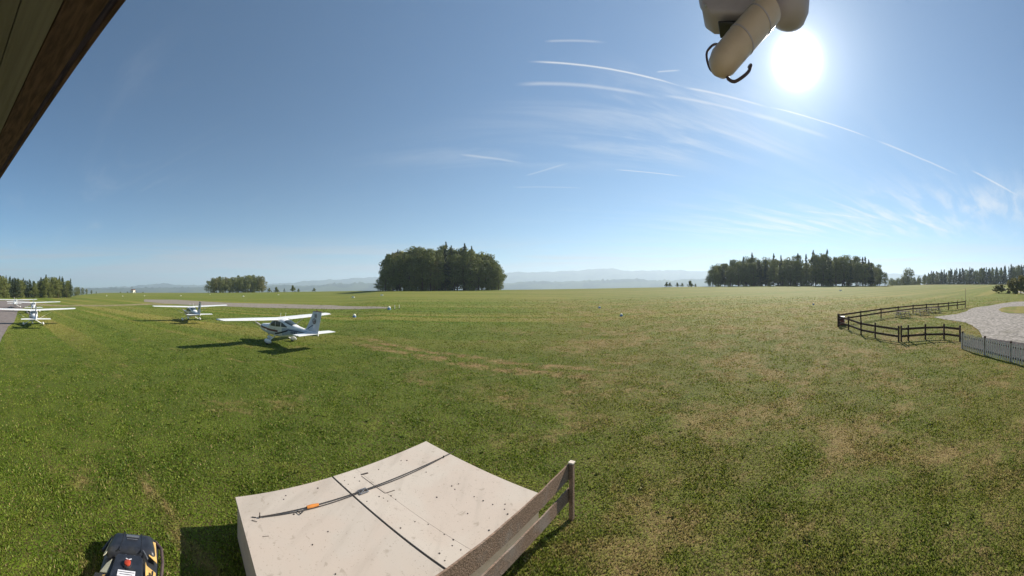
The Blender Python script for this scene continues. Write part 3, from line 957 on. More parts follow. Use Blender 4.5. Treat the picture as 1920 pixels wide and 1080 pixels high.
def rows_behind(name, x0, x1, step, top, r, label, seed, kinds, gap=None):
    """deeper rows of the same woods, too dense to tell apart"""
    rng = np.random.default_rng(seed)
    Vs, Ts, n = [], [], 0
    x = x0
    while x < x1:
        for rr in (r, r + 12):
            px = x + rng.uniform(-3, 3)
            if gap and gap[0] < px < gap[1]: continue
            g = atr(px, rr)
            h = HC + (540 - top(px) - rng.uniform(-1, 5)) / F * rr - g.z
            V, T = KCR[int(rng.integers(len(KCR)))] if kinds == 'spruce' else BCR[int(rng.integers(len(BCR)))]
            a = rng.uniform(0, 6.28); c, s = math.cos(a), math.sin(a)
            W = np.stack([V[:, 0] * c - V[:, 1] * s, V[:, 0] * s + V[:, 1] * c, V[:, 2]], 1) * h + np.array(g)
            Vs.append(W); Ts.append(T + n); n += len(V)
        x += step
    o = bpy.data.objects.new(name, npmesh(name, np.concatenate(Vs), np.concatenate(Ts), NEEDLE if kinds == 'spruce' else LEAF)); C.objects.link(o)
    tag(o, label=label, kind='stuff')
KCR = [conifer_crown(160 + i, n=900, size=0.02) for i in range(3)]
BCR = [broad_crown(170 + i, n=900, size=0.026, nl=18) for i in range(3)]
rows_behind('treeline', 1742, 2060, 8, t4, 440, 'deeper rows of the dark forest on the right', 1, 'spruce')
rows_behind('treeline', 1672, 1745, 10, lambda x: t4(x) + 3, 408, 'deeper rows of the pale grove', 2, 'broad')
rows_behind('treeline', -120, 136, 8, lambda x: t5(x) + 1, 222, 'deeper rows of the forest at the left edge', 3, 'spruce')
rows_behind('treeline', 728, 936, 12, lambda x: t1(x) + 4, 218, 'deeper rows inside the big central copse', 4, 'broad')
rows_behind('treeline', 1345, 1650, 15, lambda x: t3(x) + 6, 262, 'deeper rows inside the long wood', 5, 'broad', gap=(1496, 1518))
rows_behind('treeline', 398, 494, 10, lambda x: t2(x) + 3, 376, 'deeper rows of the small copse', 6, 'broad')
# shrubs by the drive at the right edge
for px, r, top, w, lb in ((1898, 120, 521, .8, 'pale round shrub left of the edge shrubs by the far path'), (1914, 118, 516, 1.0, 'tall rounded shrub at the right edge by the far path'), (1878, 122, 533, 1.3, 'low dark hedge bush at the start of the far path'), (1868, 123, 535, 1.3, 'flattest dark bush left of the low hedge bush'), (1945, 116, 512, 1, 'shrub beyond the right edge by the far path')):
    g = atr(px, r); tree('shrub', g, HC + (540 - top) / F * r - g.z, lb, None, w * 1.0)
# ---------------------------------------------------------------- aircraft
WHITE = mat('white_aircraft_paint', (0.80, 0.79, 0.76), rough=0.35, var=0.03, scale=1.5, coat=0.25, dirt=(0.70, 0.68, 0.62))
GREYBLUE = mat('blue_grey_paint', (0.36, 0.43, 0.53), rough=0.35, var=0.06, scale=2.0, coat=0.2)
FINP = mat('pale_grey_paint', (0.50, 0.53, 0.58), rough=0.35, var=0.05, scale=2.0, coat=0.2)
NAVY = mat('dark_blue_trim', (0.035, 0.06, 0.14), rough=0.35, var=0.05)
MAROON = mat('maroon_trim', (0.13, 0.022, 0.025), rough=0.35, var=0.08)
BLACKP = mat('black_plastic', (0.018, 0.019, 0.024), rough=0.45, var=0.2, scale=8)
RUBBER = mat('tyre_rubber', (0.022, 0.021, 0.02), rough=0.85, var=0.2, scale=20)
STEEL = mat('dull_steel', (0.34, 0.34, 0.35), rough=0.45, var=0.12, scale=12, metal=0.8)
SEAT = mat('dark_seat_fabric', (0.05, 0.045, 0.045), rough=0.9)
def glass_mat(name, tint=(0.55, 0.62, 0.62)):
    m, t, b = bsdf_mat(name)
    b.inputs['Base Color'].default_value = (0.03, 0.045, 0.05, 1)
    b.inputs['Roughness'].default_value = 0.08
    b.inputs['Specular IOR Level'].default_value = 0.6
    tr = NN(t, 'ShaderNodeBsdfTransparent'); tr.inputs[0].default_value = (*tint, 1)
    mx = NN(t, 'ShaderNodeMixShader', i_0=0.28)
    L(t, b, 0, mx, 1); L(t, tr, 0, mx, 2); L(t, mx, 0, t.nodes['Material Output'], 0)
    return m
GLASS = glass_mat('cabin_glass')

# stations of the fuselage: distance aft of the spinner, centre height, half width, half height, squareness
ST = np.array([(0.22, 1.12, .30, .22, 2.2), (0.40, 1.12, .40, .30, 2.4), (0.9, 1.09, .46, .38, 2.8), (1.6, 1.07, .50, .44, 3.2), (1.95, 1.10, .52, .48, 3.4),
               (2.35, 1.25, .53, .64, 3.6), (2.65, 1.31, .54, .73, 3.8), (3.6, 1.31, .54, .73, 3.8), (4.1, 1.31, .50, .68, 3.4), (4.7, 1.27, .42, .52, 3.0), (5.4, 1.24, .33, .37, 2.6),
               (6.3, 1.23, .23, .26, 2.3), (7.2, 1.22, .13, .17, 2.1), (7.75, 1.22, .05, .11, 2.0)])
def stn(a):
    return [float(np.interp(a, ST[:, 0], ST[:, i])) for i in range(1, 5)]
def skin(a, z, side, off=0.0):
    zc, hw, hh, p = stn(a)
    q = max(0.0, 1 - abs((z - zc) / hh) ** p)
    return Vector((3 - a, side * (hw * q ** (1 / p) + off), z))
def patch(mb, a0, a1, lo, hi, side, off=0.006, n=14, m=5):
    """panel on the fuselage side between two height curves"""
    vs, fs = [], []
    for i in range(n + 1):
        a = a0 + (a1 - a0) * i / n
        l, h = lo(a), hi(a)
        for j in range(m + 1):
            vs.append(skin(a, l + (h - l) * j / m, side, off))
    for i in range(n):
        for j in range(m):
            q = i * (m + 1) + j
            fs.append((q, q + 1, q + m + 2, q + m + 1))
    mb.add(vs, fs)
def foil(xle, chord, y, z, th, tw=0.0, frac0=0.0, frac1=1.0, n=9, vertical=False):
    """one airfoil outline between two chord fractions"""
    up, dn = [], []
    for i in range(n):
        s = frac0 + (frac1 - frac0) * (1 - math.cos(PI * i / (n - 1))) / 2
        t = th * 5 * (0.2969 * math.sqrt(s) - 0.126 * s - 0.3516 * s * s + 0.2843 * s ** 3 - 0.1015 * s ** 4) * chord
        t = max(t, 0.004)
        up.append((s, t * 1.25)); dn.append((s, -t * 0.75))
    pts = up + dn[::-1]
    if vertical:
        return [Vector((3 - (xle + s * chord), y + t, z)) for s, t in [(s, t * .8) for s, t in pts]]
    return [Vector((3 - (xle + s * chord), y, z + t)) for s, t in pts]

WZ, DIH = 1.98, 0.03
def wing_st(y):
    a = abs(y)
    if a < 2.6: return 2.02, 1.62
    k = (a - 2.6) / 2.9
    return 2.02 + 0.22 * k, 1.62 - 0.46 * k
def wing_part(name, ys, f0, f1, parent, m=WHITE, dz=0.0):
    mb = MB(); rings = []
    for y in ys:
        le, ch = wing_st(y)
        rings.append(foil(le, ch, y, WZ + abs(y) * DIH + dz, 0.12, frac0=f0, frac1=f1))
    mb.loft(rings)
    return mb.build(name, m, parent, True)

def text_mesh(s, size, m, extr=0.004):
    cu = bpy.data.curves.new('lettering', 'FONT'); cu.body = s; cu.size = size; cu.extrude = extr
    cu.align_x = 'CENTER'; cu.align_y = 'CENTER'
    o = bpy.data.objects.new('lettering', cu); C.objects.link(o)
    bpy.context.view_layer.update()
    me = bpy.data.meshes.new_from_object(o)
    bpy.data.objects.remove(o); bpy.data.curves.remove(cu)
    me.materials.clear(); me.materials.append(m)
    return me

def make_plane(label, group):
    root = empty('light_aircraft', (0, 0, 0), 0, label, 'aircraft', group)
    # fuselage
    mb = MB(); rings = []
    for a in np.concatenate([np.linspace(.22, .6, 4), np.linspace(.8, 7.75, 34)]):
        zc, hw, hh, p = stn(a)
        ring = []
        for k in range(28):
            th = 2 * PI * k / 28
            c, s = math.cos(th), math.sin(th)
            ring.append(Vector((3 - a, hw * math.copysign(abs(c) ** (2 / p), c), zc + hh * math.copysign(abs(s) ** (2 / p), s))))
        rings.append(ring)
    mb.loft(rings)
    fus = mb.build('fuselage', WHITE, root, True)
    # grey lower and rear sweep, dark trim lines
    for sd in (1, -1):
        g = MB(); patch(g, 3.9, 7.6, lambda a: stn(a)[0] - stn(a)[2] * .93, lambda a: stn(a)[0] + stn(a)[2] * (.05 + .5 * min(1, (a - 3.9) / 2)), sd, .004, 20)
        g.build('rear_panel', GREYBLUE, fus, True, label='blue grey rear flank')
        g = MB(); patch(g, .5, 3.35, lambda a: 1.22 - .20 * math.sin(min(1, (a - .5) / 2.0) * PI / 2) - .05, lambda a: 1.30 - .20 * math.sin(min(1, (a - .5) / 2.0) * PI / 2) + .03 * min(1, a - .5), sd, .008, 18, 2)
        g.build('stripe', MAROON, fus, True, label='dark maroon stripe')
        g = MB(); patch(g, 2.9, 4.6, lambda a: .78 + .42 * ((a - 2.9) / 1.7) ** 1.3 - .03, lambda a: .86 + .40 * ((a - 2.9) / 1.7) ** 1.3 + .03, sd, .010, 14, 2)
        g.build('stripe', BLACKP, fus, True, label='dark curved swoosh')
        g = MB(); patch(g, 4.6, 7.5, lambda a: 1.24 - .02 * (a - 4.6), lambda a: 1.33 - .035 * (a - 4.6), sd, .012, 14, 2)
        g.build('stripe', NAVY, fus, True, label='thin dark blue line')
        for a0, a1, z0, z1, z2, z3 in ((2.28, 2.98, 1.42, 1.42, 1.70, 1.86), (3.05, 3.72, 1.42, 1.46, 1.86, 1.84)):
            g = MB(); patch(g, a0, a1, lambda a: z0 + (z1 - z0) * (a - a0) / (a1 - a0), lambda a: z2 + (z3 - z2) * (a - a0) / (a1 - a0), sd, .009, 6, 5)
            w = g.build('side_window', GLASS, fus, True)
        g = MB(); patch(g, 3.82, 4.5, lambda a: 1.46, lambda a: 1.83 - .30 * (a - 3.82) / .68, sd, .009, 6, 4)
        g.build('rear_quarter_window', GLASS, fus, True)
        d = MB()
        for (p, q) in (((2.3, .78), (2.3, 1.40)), ((3.02, .78), (3.02, 1.9)), ((2.3, .78), (3.02, .78))):
            d.tube([skin(p[0], p[1], sd, .004), skin(q[0], q[1], sd, .004)], .007, 4)
        dr = d.build('door', BLACKP, fus)
        h = MB(); c = skin(2.9, 1.2, sd, .02); h.box(c, (.12, .02, .03)); h.build('handle', STEEL, dr, bevel=.004)
        g = MB()
        for k in range(4):
            c = skin(5.0 + k * .18, 1.12, sd, .014); g.box(c, (.13, .004, .17))
        g.build('registration_marks', NAVY, fus)
    # windshield and rear window
    def top_patch(a0, a1, off, wd, n=8, m=8, z_lo=.35):
        vs, fs = [], []
        for i in range(n + 1):
            a = a0 + (a1 - a0) * i / n
            zc, hw, hh, p = stn(a)
            for j in range(m + 1):
                th = PI / 2 + (j / m - .5) * wd
                c, s = math.cos(th), math.sin(th)
                vs.append(Vector((3 - a, (hw + off) * math.copysign(abs(c) ** (2 / p), c), zc + (hh + off) * abs(s) ** (2 / p))))
        for i in range(n):
            for j in range(m):
                q = i * (m + 1) + j; fs.append((q, q + 1, q + m + 2, q + m + 1))
        return MB().add(vs, fs)
    top_patch(1.98, 2.5, .01, 2.3).build('windshield', GLASS, fus, True)
    top_patch(4.1, 5.0, .01, 1.6).build('rear_window', GLASS, fus, True)
    # cowl openings and exhaust
    for sd in (1, -1):
        g = MB(); g.ball((3 - .23, sd * .17, 1.16), .075, sq=(.3, 1, .7)); g.build('air_intake', BLACKP, fus, True)
    g = MB(); g.tube([(3 - 1.35, .2, .68), (3 - 1.5, .22, .55)], .035, 8); g.build('exhaust_pipe', STEEL, fus, True)
    # wing with its moving surfaces
    wing_part('wing', [-5.5, -5.42, -4, -2.6, -.6, 0, .6, 2.6, 4, 5.42, 5.5], 0, .76, root)
    for sd in (1, -1):
        wing_part('flap', [sd * .62, sd * 2.58], .775, 1.0, root)
        wing_part('aileron', [sd * 2.63, sd * 4, sd * 5.40], .775, 1.0, root)
        s = MB(); rr = []
        for t in (0, .5, 1):
            a = Vector((3 - 2.85, sd * .53, .78)).lerp(Vector((3 - 2.72, sd * 2.75, WZ - .02)), t)
            rr.append([a + Vector((.075 * math.cos(k * PI / 4), 0, .022 * math.sin(k * PI / 4))) for k in range(8)])
        s.loft(rr); s.build('wing_strut', WHITE, root, True)
        tip = MB(); le, ch = wing_st(5.5); tip.ball((3 - le - ch * .42, sd * 5.49, WZ + 5.5 * DIH + .02), .5, 14, 7, (1.0, .16, .13)); tip.build('wing_tip', WHITE, root, True)
        nl = MB(); nl.ball((3 - le - .25, sd * 5.57, WZ + 5.5 * DIH), .035, 8, 5); nl.build('position_light', MAROON if sd == 1 else NAVY, root, True)
        tp = MB(); rr = []
        for y, le, ch in ((.04, 6.55, 1.15), (1.0, 6.72, 1.0), (1.72, 6.85, .86)):
            rr.append(foil(le, ch, sd * y, 1.26, .09, frac0=0, frac1=.6))
        tp.loft(rr); tp.build('tailplane', WHITE, root, True)
        el = MB(); rr = []
        for y, le, ch in ((.07, 6.55, 1.18), (1.0, 6.72, 1.03), (1.72, 6.85, .92)):
            rr.append(foil(le, ch, sd * y, 1.26, .09, frac0=.62, frac1=1.0))
        el.loft(rr); el.build('elevator', WHITE, root, True)
        # main gear
        lg = MB(); lg.tube([(3 - 2.85, sd * .42, .66), (3 - 2.92, sd * .85, .42), (3 - 2.96, sd * 1.2, .22)], [.05, .042, .035], 8); lg.build('gear_leg', WHITE, root, True)
        fr = MB(); fr.ball((3 - 3.0, sd * 1.27, .27), .5, 16, 8, (1.0, .27, .40)); fairing = fr.build('wheel_fairing', WHITE, root, True)
        ty = MB(); ty.tube([(3 - 2.96, sd * 1.27 - .07, .2), (3 - 2.96, sd * 1.27 + .07, .2)], .2, 18); ty.build('tyre', RUBBER, root, True)
    lg = MB(); lg.tube([(3 - 1.15, 0, .75), (3 - 1.3, 0, .3)], .04, 8); lg.build('nose_gear_strut', STEEL, root, True)
    fr = MB(); fr.ball((3 - 1.35, 0, .26), .42, 16, 8, (1, .27, .40)); fr.build('nose_wheel_fairing', WHITE, root, True)
    ty = MB(); ty.tube([(3 - 1.3, -.06, .18), (3 - 1.3, .06, .18)], .18, 18); ty.build('tyre', RUBBER, root, True)
    # fin and rudder
    FZ = [(1.30, 5.75, 1.95), (1.52, 6.35, 1.42), (1.95, 6.66, 1.22), (2.5, 6.98, 1.06), (2.86, 7.18, .94)]
    for nm, f0, f1, m in (('fin', 0, .58, FINP), ('rudder', .6, 1.0, FINP)):
        g = MB(); g.loft([foil(le, ch, 0, z, .09, frac0=f0, frac1=f1, vertical=True) for z, le, ch in FZ]); f_ = g.build(nm, m, root, True)
        if nm == 'fin': fin = f_
    g = MB(); g.box((3 - 7.65, 0, 2.875), (.96, .06, .05)); g.build('fin_cap', MAROON, fin, bevel=.015)
    for sd in (1, -1):
        # round e emblem with its short bars, and the square mark above it
        ring = MB(); c = Vector((3 - 7.36, sd * .066, 2.16))
        n = 20
        vs = [c + Vector((.20 * math.cos(k * 2 * PI / n), 0, .20 * math.sin(k * 2 * PI / n))) for k in range(n)] + [c + Vector((.155 * math.cos(k * 2 * PI / n), 0, .155 * math.sin(k * 2 * PI / n))) for k in range(n)]
        ring.add(vs, [(k, (k + 1) % n, n + (k + 1) % n, n + k) for k in range(n)])
        em = ring.build('emblem', BLACKP, fin)
        to = bpy.data.objects.new('letter', text_mesh('e', .42, MAROON)); C.objects.link(to); to.parent = em
        to.location = c + Vector((0, sd * .004, 0)); to.rotation_euler = (PI / 2, 0, PI if sd == 1 else 0)
        b = MB()
        for k in range(3): b.box(c + Vector((-.12, sd * .002, .045 - k * .045)), (.12, .006, .016))
        b.build('bars', BLACKP, em)
        q = MB(); c = Vector((3 - 7.52, sd * .060, 2.56))
        for d, s in (((-.1, 0), (.03, .22)), ((.1, 0), (.03, .22)), ((0, .1), (.22, .03)), ((0, -.1), (.22, .03)), ((0, 0), (.12, .035)), ((0, 0), (.035, .12))):
            q.box(c + Vector((d[0], 0, d[1])), (s[0], .008 + .001 * s[0], s[1]))
        q.build('square_mark', BLACKP, fin)
        sw = MB(); sw.bar((3 - 6.62, sd * .066, 1.56), (3 - 7.2, sd * .075, 1.86), .012, .06); sw.build('stripe', NAVY, fin)
    # propeller
    pr = MB(); pr.loft([[Vector((3 - a, r * math.cos(k * PI / 6), 1.14 + r * math.sin(k * PI / 6))) for k in range(12)] for a, r in ((.24, .15), (.15, .14), (.05, .09), (0, .02))]); sp = pr.build('spinner', WHITE, root, True)
    for k in (0, 1):
        b = MB(); an = R(28) + k * PI; rr = []
        for r, w, tw in ((.1, .05, .6), (.35, .075, .45), (.65, .065, .3), (.92, .035, .2)):
            u = Vector((0, math.cos(an), math.sin(an))); vv = Vector((0, -math.sin(an), math.cos(an)))
            ax = vv * math.cos(tw) + Vector((1, 0, 0)) * math.sin(tw); nx = ax.cross(u)
            c = Vector((3 - .17, 0, 1.14)) + u * r
            rr.append([c + ax * w, c + nx * .012, c - ax * w, c - nx * .012])
        b.loft(rr); b.build('propeller_blade', BLACKP, root, True)
    # antennas, beacon, seats
    for sd in (1, -1):
        a = MB(); a.tube([(3 - 3.3, sd * .25, WZ + .12), (3 - 3.42, sd * .25, WZ + .55)], .012, 5); a.build('antenna', WHITE, root)
    a = MB(); a.ball((3 - 7.6, 0, 2.93), .05, 8, 5); a.build('beacon', MAROON, root, True)
    for sd in (1, -1):
        s = MB(); s.box((3 - 3.35, sd * .25, 1.25), (.12, .4, .75)); s.box((3 - 3.1, sd * .25, .95), (.5, .4, .14)); s.build('seat', SEAT, root, bevel=.03)
    return root

def put(root, x, y, hd, label=None, src=None):
    loc = (x, y, float(zg(x, y)))
    rz = PI / 2 - hd
    if src is None:
        root.location = loc; root.rotation_euler = (0, 0, rz); return root
    return copy_tree(src, loc, rz, label=label)
PG = 'parked white high wing light aircraft'
p1 = make_plane('nearest white high wing aircraft, casting a long shadow on the grass', PG)
bpy.context.view_layer.update()
put(p1, -17.7, 20.6, R(-75.4))
put(None, -39.0, 25.9, R(-71), 'second white aircraft from the camera, parked alone behind the nearest one', p1)
put(None, -41.9, 4.3, R(-88), 'white aircraft at the left edge, seen from behind on the apron', p1)
put(None, -66.8, 6.9, R(-84), 'white aircraft whose wing shows above the one at the left edge', p1)
put(None, -84.0, 4.0, R(-84), 'farthest aircraft, only its right wing tip enters at the left edge', p1)

# ---------------------------------------------------------------- white covered box in front
def board_mat():
    m, t, b = bsdf_mat('weathered_board')
    tc = NN(t, 'ShaderNodeTexCoord'); oi = NN(t, 'ShaderNodeObjectInfo')
    def nz(s, d, st=None, ds=0.0):
        mp = NN(t, 'ShaderNodeMapping'); L(t, tc, 'Object', mp, 0)
        mp.inputs['Rotation'].default_value = (0, 0, R(57))
        if st: mp.inputs['Scale'].default_value = st
        n = NN(t, 'ShaderNodeTexNoise'); n.inputs['Scale'].default_value = s; n.inputs['Detail'].default_value = d; n.inputs['Distortion'].default_value = ds
        L(t, mp, 0, n, 0); return n.outputs[0]
    c = mixc(t, oi.outputs['Random'], (0.44, 0.385, 0.33), (0.50, 0.44, 0.375))
    c = mixc(t, M2(t, 'MULTIPLY', smooth(t, nz(0.9, 4, ds=.4), 0.42, 0.62), 0.55), c, (0.47, 0.385, 0.32))
    c = mixc(t, M2(t, 'MULTIPLY', smooth(t, nz(3.0, 8, (1, .18, 1)), 0.5, 0.7), 0.5), c, (0.36, 0.31, 0.26))
    c = mixc(t, M2(t, 'MULTIPLY', smooth(t, nz(7, 9, ds=.5), 0.62, 0.72), 0.5), c, (0.27, 0.23, 0.18))
    c = mixc(t, M2(t, 'MULTIPLY', smooth(t, nz(34, 3), 0.64, 0.72), 0.55), c, (0.20, 0.17, 0.13))
    t.links.new(c, b.inputs['Base Color']); b.inputs['Roughness'].default_value = 0.8; b.inputs['Specular IOR Level'].default_value = 0.15
    bp = NN(t, 'ShaderNodeBump'); bp.inputs['Strength'].default_value = 0.3; bp.inputs['Distance'].default_value = 0.01
    t.links.new(nz(5, 6), bp.inputs['Height']); L(t, bp, 0, b, 'Normal')
    return m
BOARD = board_mat()
OLDWOOD = mat('weathered_wood', (0.26, 0.18, 0.13), rough=0.9, var=0.3, scale=7, stretch=(1, 8, 8), bump=0.7, spec=0.1, dirt=(0.30, 0.27, 0.24))
DARKWOOD = mat('dark_stained_wood', (0.085, 0.05, 0.035), rough=0.8, var=0.3, scale=6, stretch=(1, 6, 6), bump=0.4, spec=0.2)
PALEWOOD = mat('pale_wood', (0.66, 0.58, 0.48), rough=0.85, var=0.2, scale=6, stretch=(6, 6, 1), bump=0.3, spec=0.15, dirt=(0.28, 0.23, 0.18))
ORANGE = mat('orange_webbing', (0.55, 0.19, 0.025), rough=0.7, var=0.1)
CORD = mat('dark_cord', (0.04, 0.032, 0.028), rough=0.8)
HOLE = mat('rusty_screw', (0.045, 0.035, 0.03), rough=0.7, metal=0.3)
cen = sum(BOXQ, Vector()) / 4
box = empty('storage_box', (cen.x, cen.y, 0), 0, 'large low box covered with off white boards, a cord strapped across its lid', 'storage box')
def rel(p): return Vector(p) - Vector((cen.x, cen.y, 0))
TH = 0.022
def board(name, pts, dz=0.0, th=TH, m=BOARD, bev=.003, parent=box, label=None):
    mb = MB(); q = [rel(p) for p in pts]
    zt = BOXZ + dz
    mb.prism([(p.x, p.y) for p in q], zt - th, zt)
    return mb.build(name, m, parent, bevel=bev, seg=1, label=label)
def lerpp(a, b, t): return a.lerp(b, t)
def edgept(px, py, a, b):
    """where the seam through a pixel meets the edge a-b"""
    p = PB(px, py); d = (b - a); t = (p - a).dot(d) / d.dot(d)
    return t
g0, g1 = edgept(626, 897, bA, bB), edgept(829, 1059, bD, bC)
s0, s1 = edgept(678, 889, bA, bB), edgept(881, 1028, bD, bC)
ax = (bB - bA).normalized()
gA, gD = bA.lerp(bB, g0), bD.lerp(bC, g1)
sA, sD = bA.lerp(bB, s0), bD.lerp(bC, s1)
board('lid_board', [bA, gA - ax * .016, gD - ax * .016, bD], label='large plain board at the near left of the lid')
board('lid_board', [gA + ax * .016, sA, sD, gD + ax * .016], 0.004, label='narrow middle board dotted with screws')
board('lid_board', [sA + ax * .004, bB, bC, sD + ax * .004], 0.0, label='large board at the far right of the lid')
# body under the lid, slightly inset
def inset(q, k): 
    c = sum(q, Vector()) / len(q)
    return [p + (c - p).normalized() * k for p in q]
BI = inset(BOXQ, 0.06)
names = ['side_board'] * 4
for i in range(4):
    a, b = BI[i], BI[(i + 1) % 4]
    for k in range(3):
        z0, z1 = 0.03 + k * .232, 0.03 + k * .232 + .222
        mb = MB(); mb.bar(rel((a.x, a.y, (z0 + z1) / 2)), rel((b.x, b.y, (z0 + z1) / 2)), .03, z1 - z0)
        mb.build('side_board', BOARD, box, bevel=.003, seg=1)
mb = MB(); q = [rel(p) for p in inset(BOXQ, .11)]; mb.prism([(p.x, p.y) for p in q], 0.0, BOXZ - TH - .004); mb.build('inner_frame', DARKWOOD, box)
# dark strip laid in the open joint to paint in the gap's shade
mb = MB(); mb.bar(rel(gA + Vector((0, 0, -.012))), rel(gD + Vector((0, 0, -.012))), .026, .008); mb.build('gap_shade_strip', RUBBER, box)
# screws
SC = [(596, 915), (536, 929), (532, 936), (551, 964), (615, 996.5), (752, 863.5), (763, 863), (710, 880), (799, 885), (847, 911), (853, 917), (860, 907), (819, 932),
      (646, 901), (653, 908), (674, 902), (665, 895), (688, 940), (711, 931), (719, 934), (727, 939.5), (733, 929.5), (742, 936), (778, 978), (751, 990), (803, 983),
      (833, 1002), (850, 1012), (848, 1023), (864, 1031), (824, 1037.5), (834, 1051), (889, 931), (906, 938.5), (924, 945.5), (946, 954.5), (952, 963.5), (947, 945), (877, 962.5), (917, 994), (586, 1021), (629, 1076)]
for k, (px, py) in enumerate(SC):
    p = rel(P(px, py, BOXZ + .005)); mb = MB(); mb.tube([(p.x, p.y, BOXZ - .004), (p.x, p.y, BOXZ + .0075)], .011 if k % 3 else .015, 7)
    mb.build('screw', HOLE, box)
# traced cut lines and a hinge leaf near the middle
mb = MB(); mb.bar(rel(P(677, 890, BOXZ + .006)), rel(P(690, 886.5, BOXZ + .006)), .035, .008); mb.build('hinge_leaf', CORD, box)
mb = MB()
for a, b in (((678, 893), (722, 925)), ((722, 925), (740, 919))):
    mb.bar(rel(P(*a, BOXZ + .004)), rel(P(*b, BOXZ + .004)), .012, .006)
mb.build('cut_line', HOLE, box)
mb = MB(); mb.bar(rel(P(492, 1006, BOXZ + .003)), rel(P(504, 1005, BOXZ + .003)), .006, .004); mb.build('scratch', CORD, box)

# the cord across the lid is its own thing
zc_ = BOXZ + .022
S0, S1 = P(487, 969, zc_), P(848, 848, zc_)
cord = empty('lashing_strap', (S0.x, S0.y, BOXZ), 0, 'dark double cord with an orange sleeve stretched across the white box lid', 'strap')
def rc(p): return Vector(p) - Vector((S0.x, S0.y, BOXZ))
dS = (S1 - S0).normalized(); nS = Vector((-dS.y, dS.x, 0))
def onS(px, py):
    p = P(px, py, zc_); return (p - S0).dot(dS)
LS = (S1 - S0).length
m1, m2 = onS(576, 953), onS(682, 922)
mb = MB(); mb.tube([rc(S0 + dS * t + nS * (.0 + .02 * math.sin(t / LS * PI))) for t in np.linspace(0, LS, 16)], .008, 6); mb.build('cord', CORD, cord, True)
mb = MB(); mb.tube([rc(S0 + dS * t - nS * (.035 * math.sin(min(1, t / m2) * PI)) + Vector((0, 0, -.006))) for t in np.linspace(.05, m2, 14)], .0065, 6); mb.build('cord', CORD, cord, True)
m3 = onS(830, 855)
mb = MB(); mb.tube([rc(S0 + dS * t - nS * (.03 * math.sin((t - m2) / (m3 - m2) * PI)) + Vector((0, 0, -.006))) for t in np.linspace(m2, m3, 12)], .0065, 6); mb.build('cord', CORD, cord, True)
o1, o2 = onS(576, 953), onS(597, 946)
mb = MB(); mb.tube([rc(S0 + dS * t) for t in (o1, (o1 + o2) / 2, o2)], [.03, .036, .026], 10); mb.build('orange_sleeve', ORANGE, cord, True)
k1, k2, k3 = P(557, 958, zc_), P(564, 963.5, zc_), P(572, 955, zc_)
mb = MB(); mb.tube([rc(k1), rc(k2), rc(k2 + (k3 - k2) * .3), rc(k3)], .008, 6); mb.build('ratchet_handle', CORD, cord, True)
b0 = S0 + dS * m2
mb = MB()
for u in (-.085, 0, .085): mb.bar(rc(b0 + dS * u - nS * .06), rc(b0 + dS * u + nS * .06), .014, .014)
for v in (-.06, .06): mb.bar(rc(b0 - dS * .09 + nS * v), rc(b0 + dS * .09 + nS * v), .014, .016)
mb.bar(rc(b0 - dS * .07 - nS * .045), rc(b0 + dS * .07 + nS * .045), .012, .012)
mb.build('buckle', STEEL, cord, bevel=.003)
mb = MB(); mb.tube([rc(S0 + Vector((0, 0, -.015))), rc(S0 + Vector((0, 0, .07)))], .008, 6); mb.ball(rc(S0), .02, 8, 5); mb.build('end_hook', HOLE, cord, True)
mb = MB(); e_ = S0 + dS * m3; mb.ball(rc(e_), .022, 8, 5); mb.build('end_knot', CORD, cord, True)
mb = MB(); mb.tube([rc(S1), rc(S1 + dS * .1 + Vector((0, 0, .02)))], .008, 6); mb.build('loose_end', CORD, cord, True)
mb = MB(); mb.tube([rc(P(472, 969, BOXZ + .01)), rc(P(480, 970, BOXZ + .01))], .006, 5); mb.tube([rc(P(472, 975, BOXZ + .01)), rc(P(482, 978, BOXZ + .01))], .005, 5); mb.build('loose_end', CORD, cord)

# ---------------------------------------------------------------- plank fence beside the box
FA = P(1070, 975, 0); FB0 = P(1072, 868, 1.12); FC = P(830, 1078, 1.12)
fd = (Vector((FC.x, FC.y, 0)) - Vector((FB0.x, FB0.y, 0))).normalized()
fpost = Vector((FB0.x, FB0.y, 0))
pf = empty('plank_fence', fpost, 0, 'weathered grey brown plank fence with two rails beside the white box', 'fence')
fn = Vector((-fd.y, fd.x, 0))
for k, t in enumerate((0.0, 3.5, 6.0)):
    mb = MB(); mb.box(fd * t + Vector((0, 0, .55)) + fn * 0, (.09, .09, 1.18), rz=math.atan2(fd.y, fd.x)); mb.build('post', OLDWOOD, pf, bevel=.008, seg=1)
def plank(a, b, z0, h, off, bow, seed):
    rng = random.Random(seed); mb = MB(); rr = []
    n = 14
    for i in range(n + 1):
        t = a + (b - a) * i / n
        zz = z0 + bow * math.sin(i / n * PI) + rng.uniform(-.004, .004)
        hh = h + rng.uniform(-.006, .006)
        c = fd * t + fn * off
        rr.append([c + Vector((0, 0, zz)) - fn * .014, c + Vector((0, 0, zz)) + fn * .014, c + Vector((0, 0, zz + hh)) + fn * .012, c + Vector((0, 0, zz + hh)) - fn * .016])
    mb.loft(rr)
    return mb.build('plank', OLDWOOD, pf)
sgn = 1 if fn.x < 0 else -1
plank(-.06, 3.5, .80, .30, sgn * .06, -.02, 1)
plank(3.51, 6.0, .80, .30, sgn * .06, 0, 2)
plank(-.03, 3.5, .36, .25, sgn * .061, .015, 3)
plank(3.51, 6.0, .37, .25, sgn * .06, 0, 4)
mb = MB(); mb.box(Vector((0, 0, 1.13)), (.11, .11, .03), rz=math.atan2(fd.y, fd.x)); mb.build('post_cap', PALEWOOD, pf, bevel=.006)

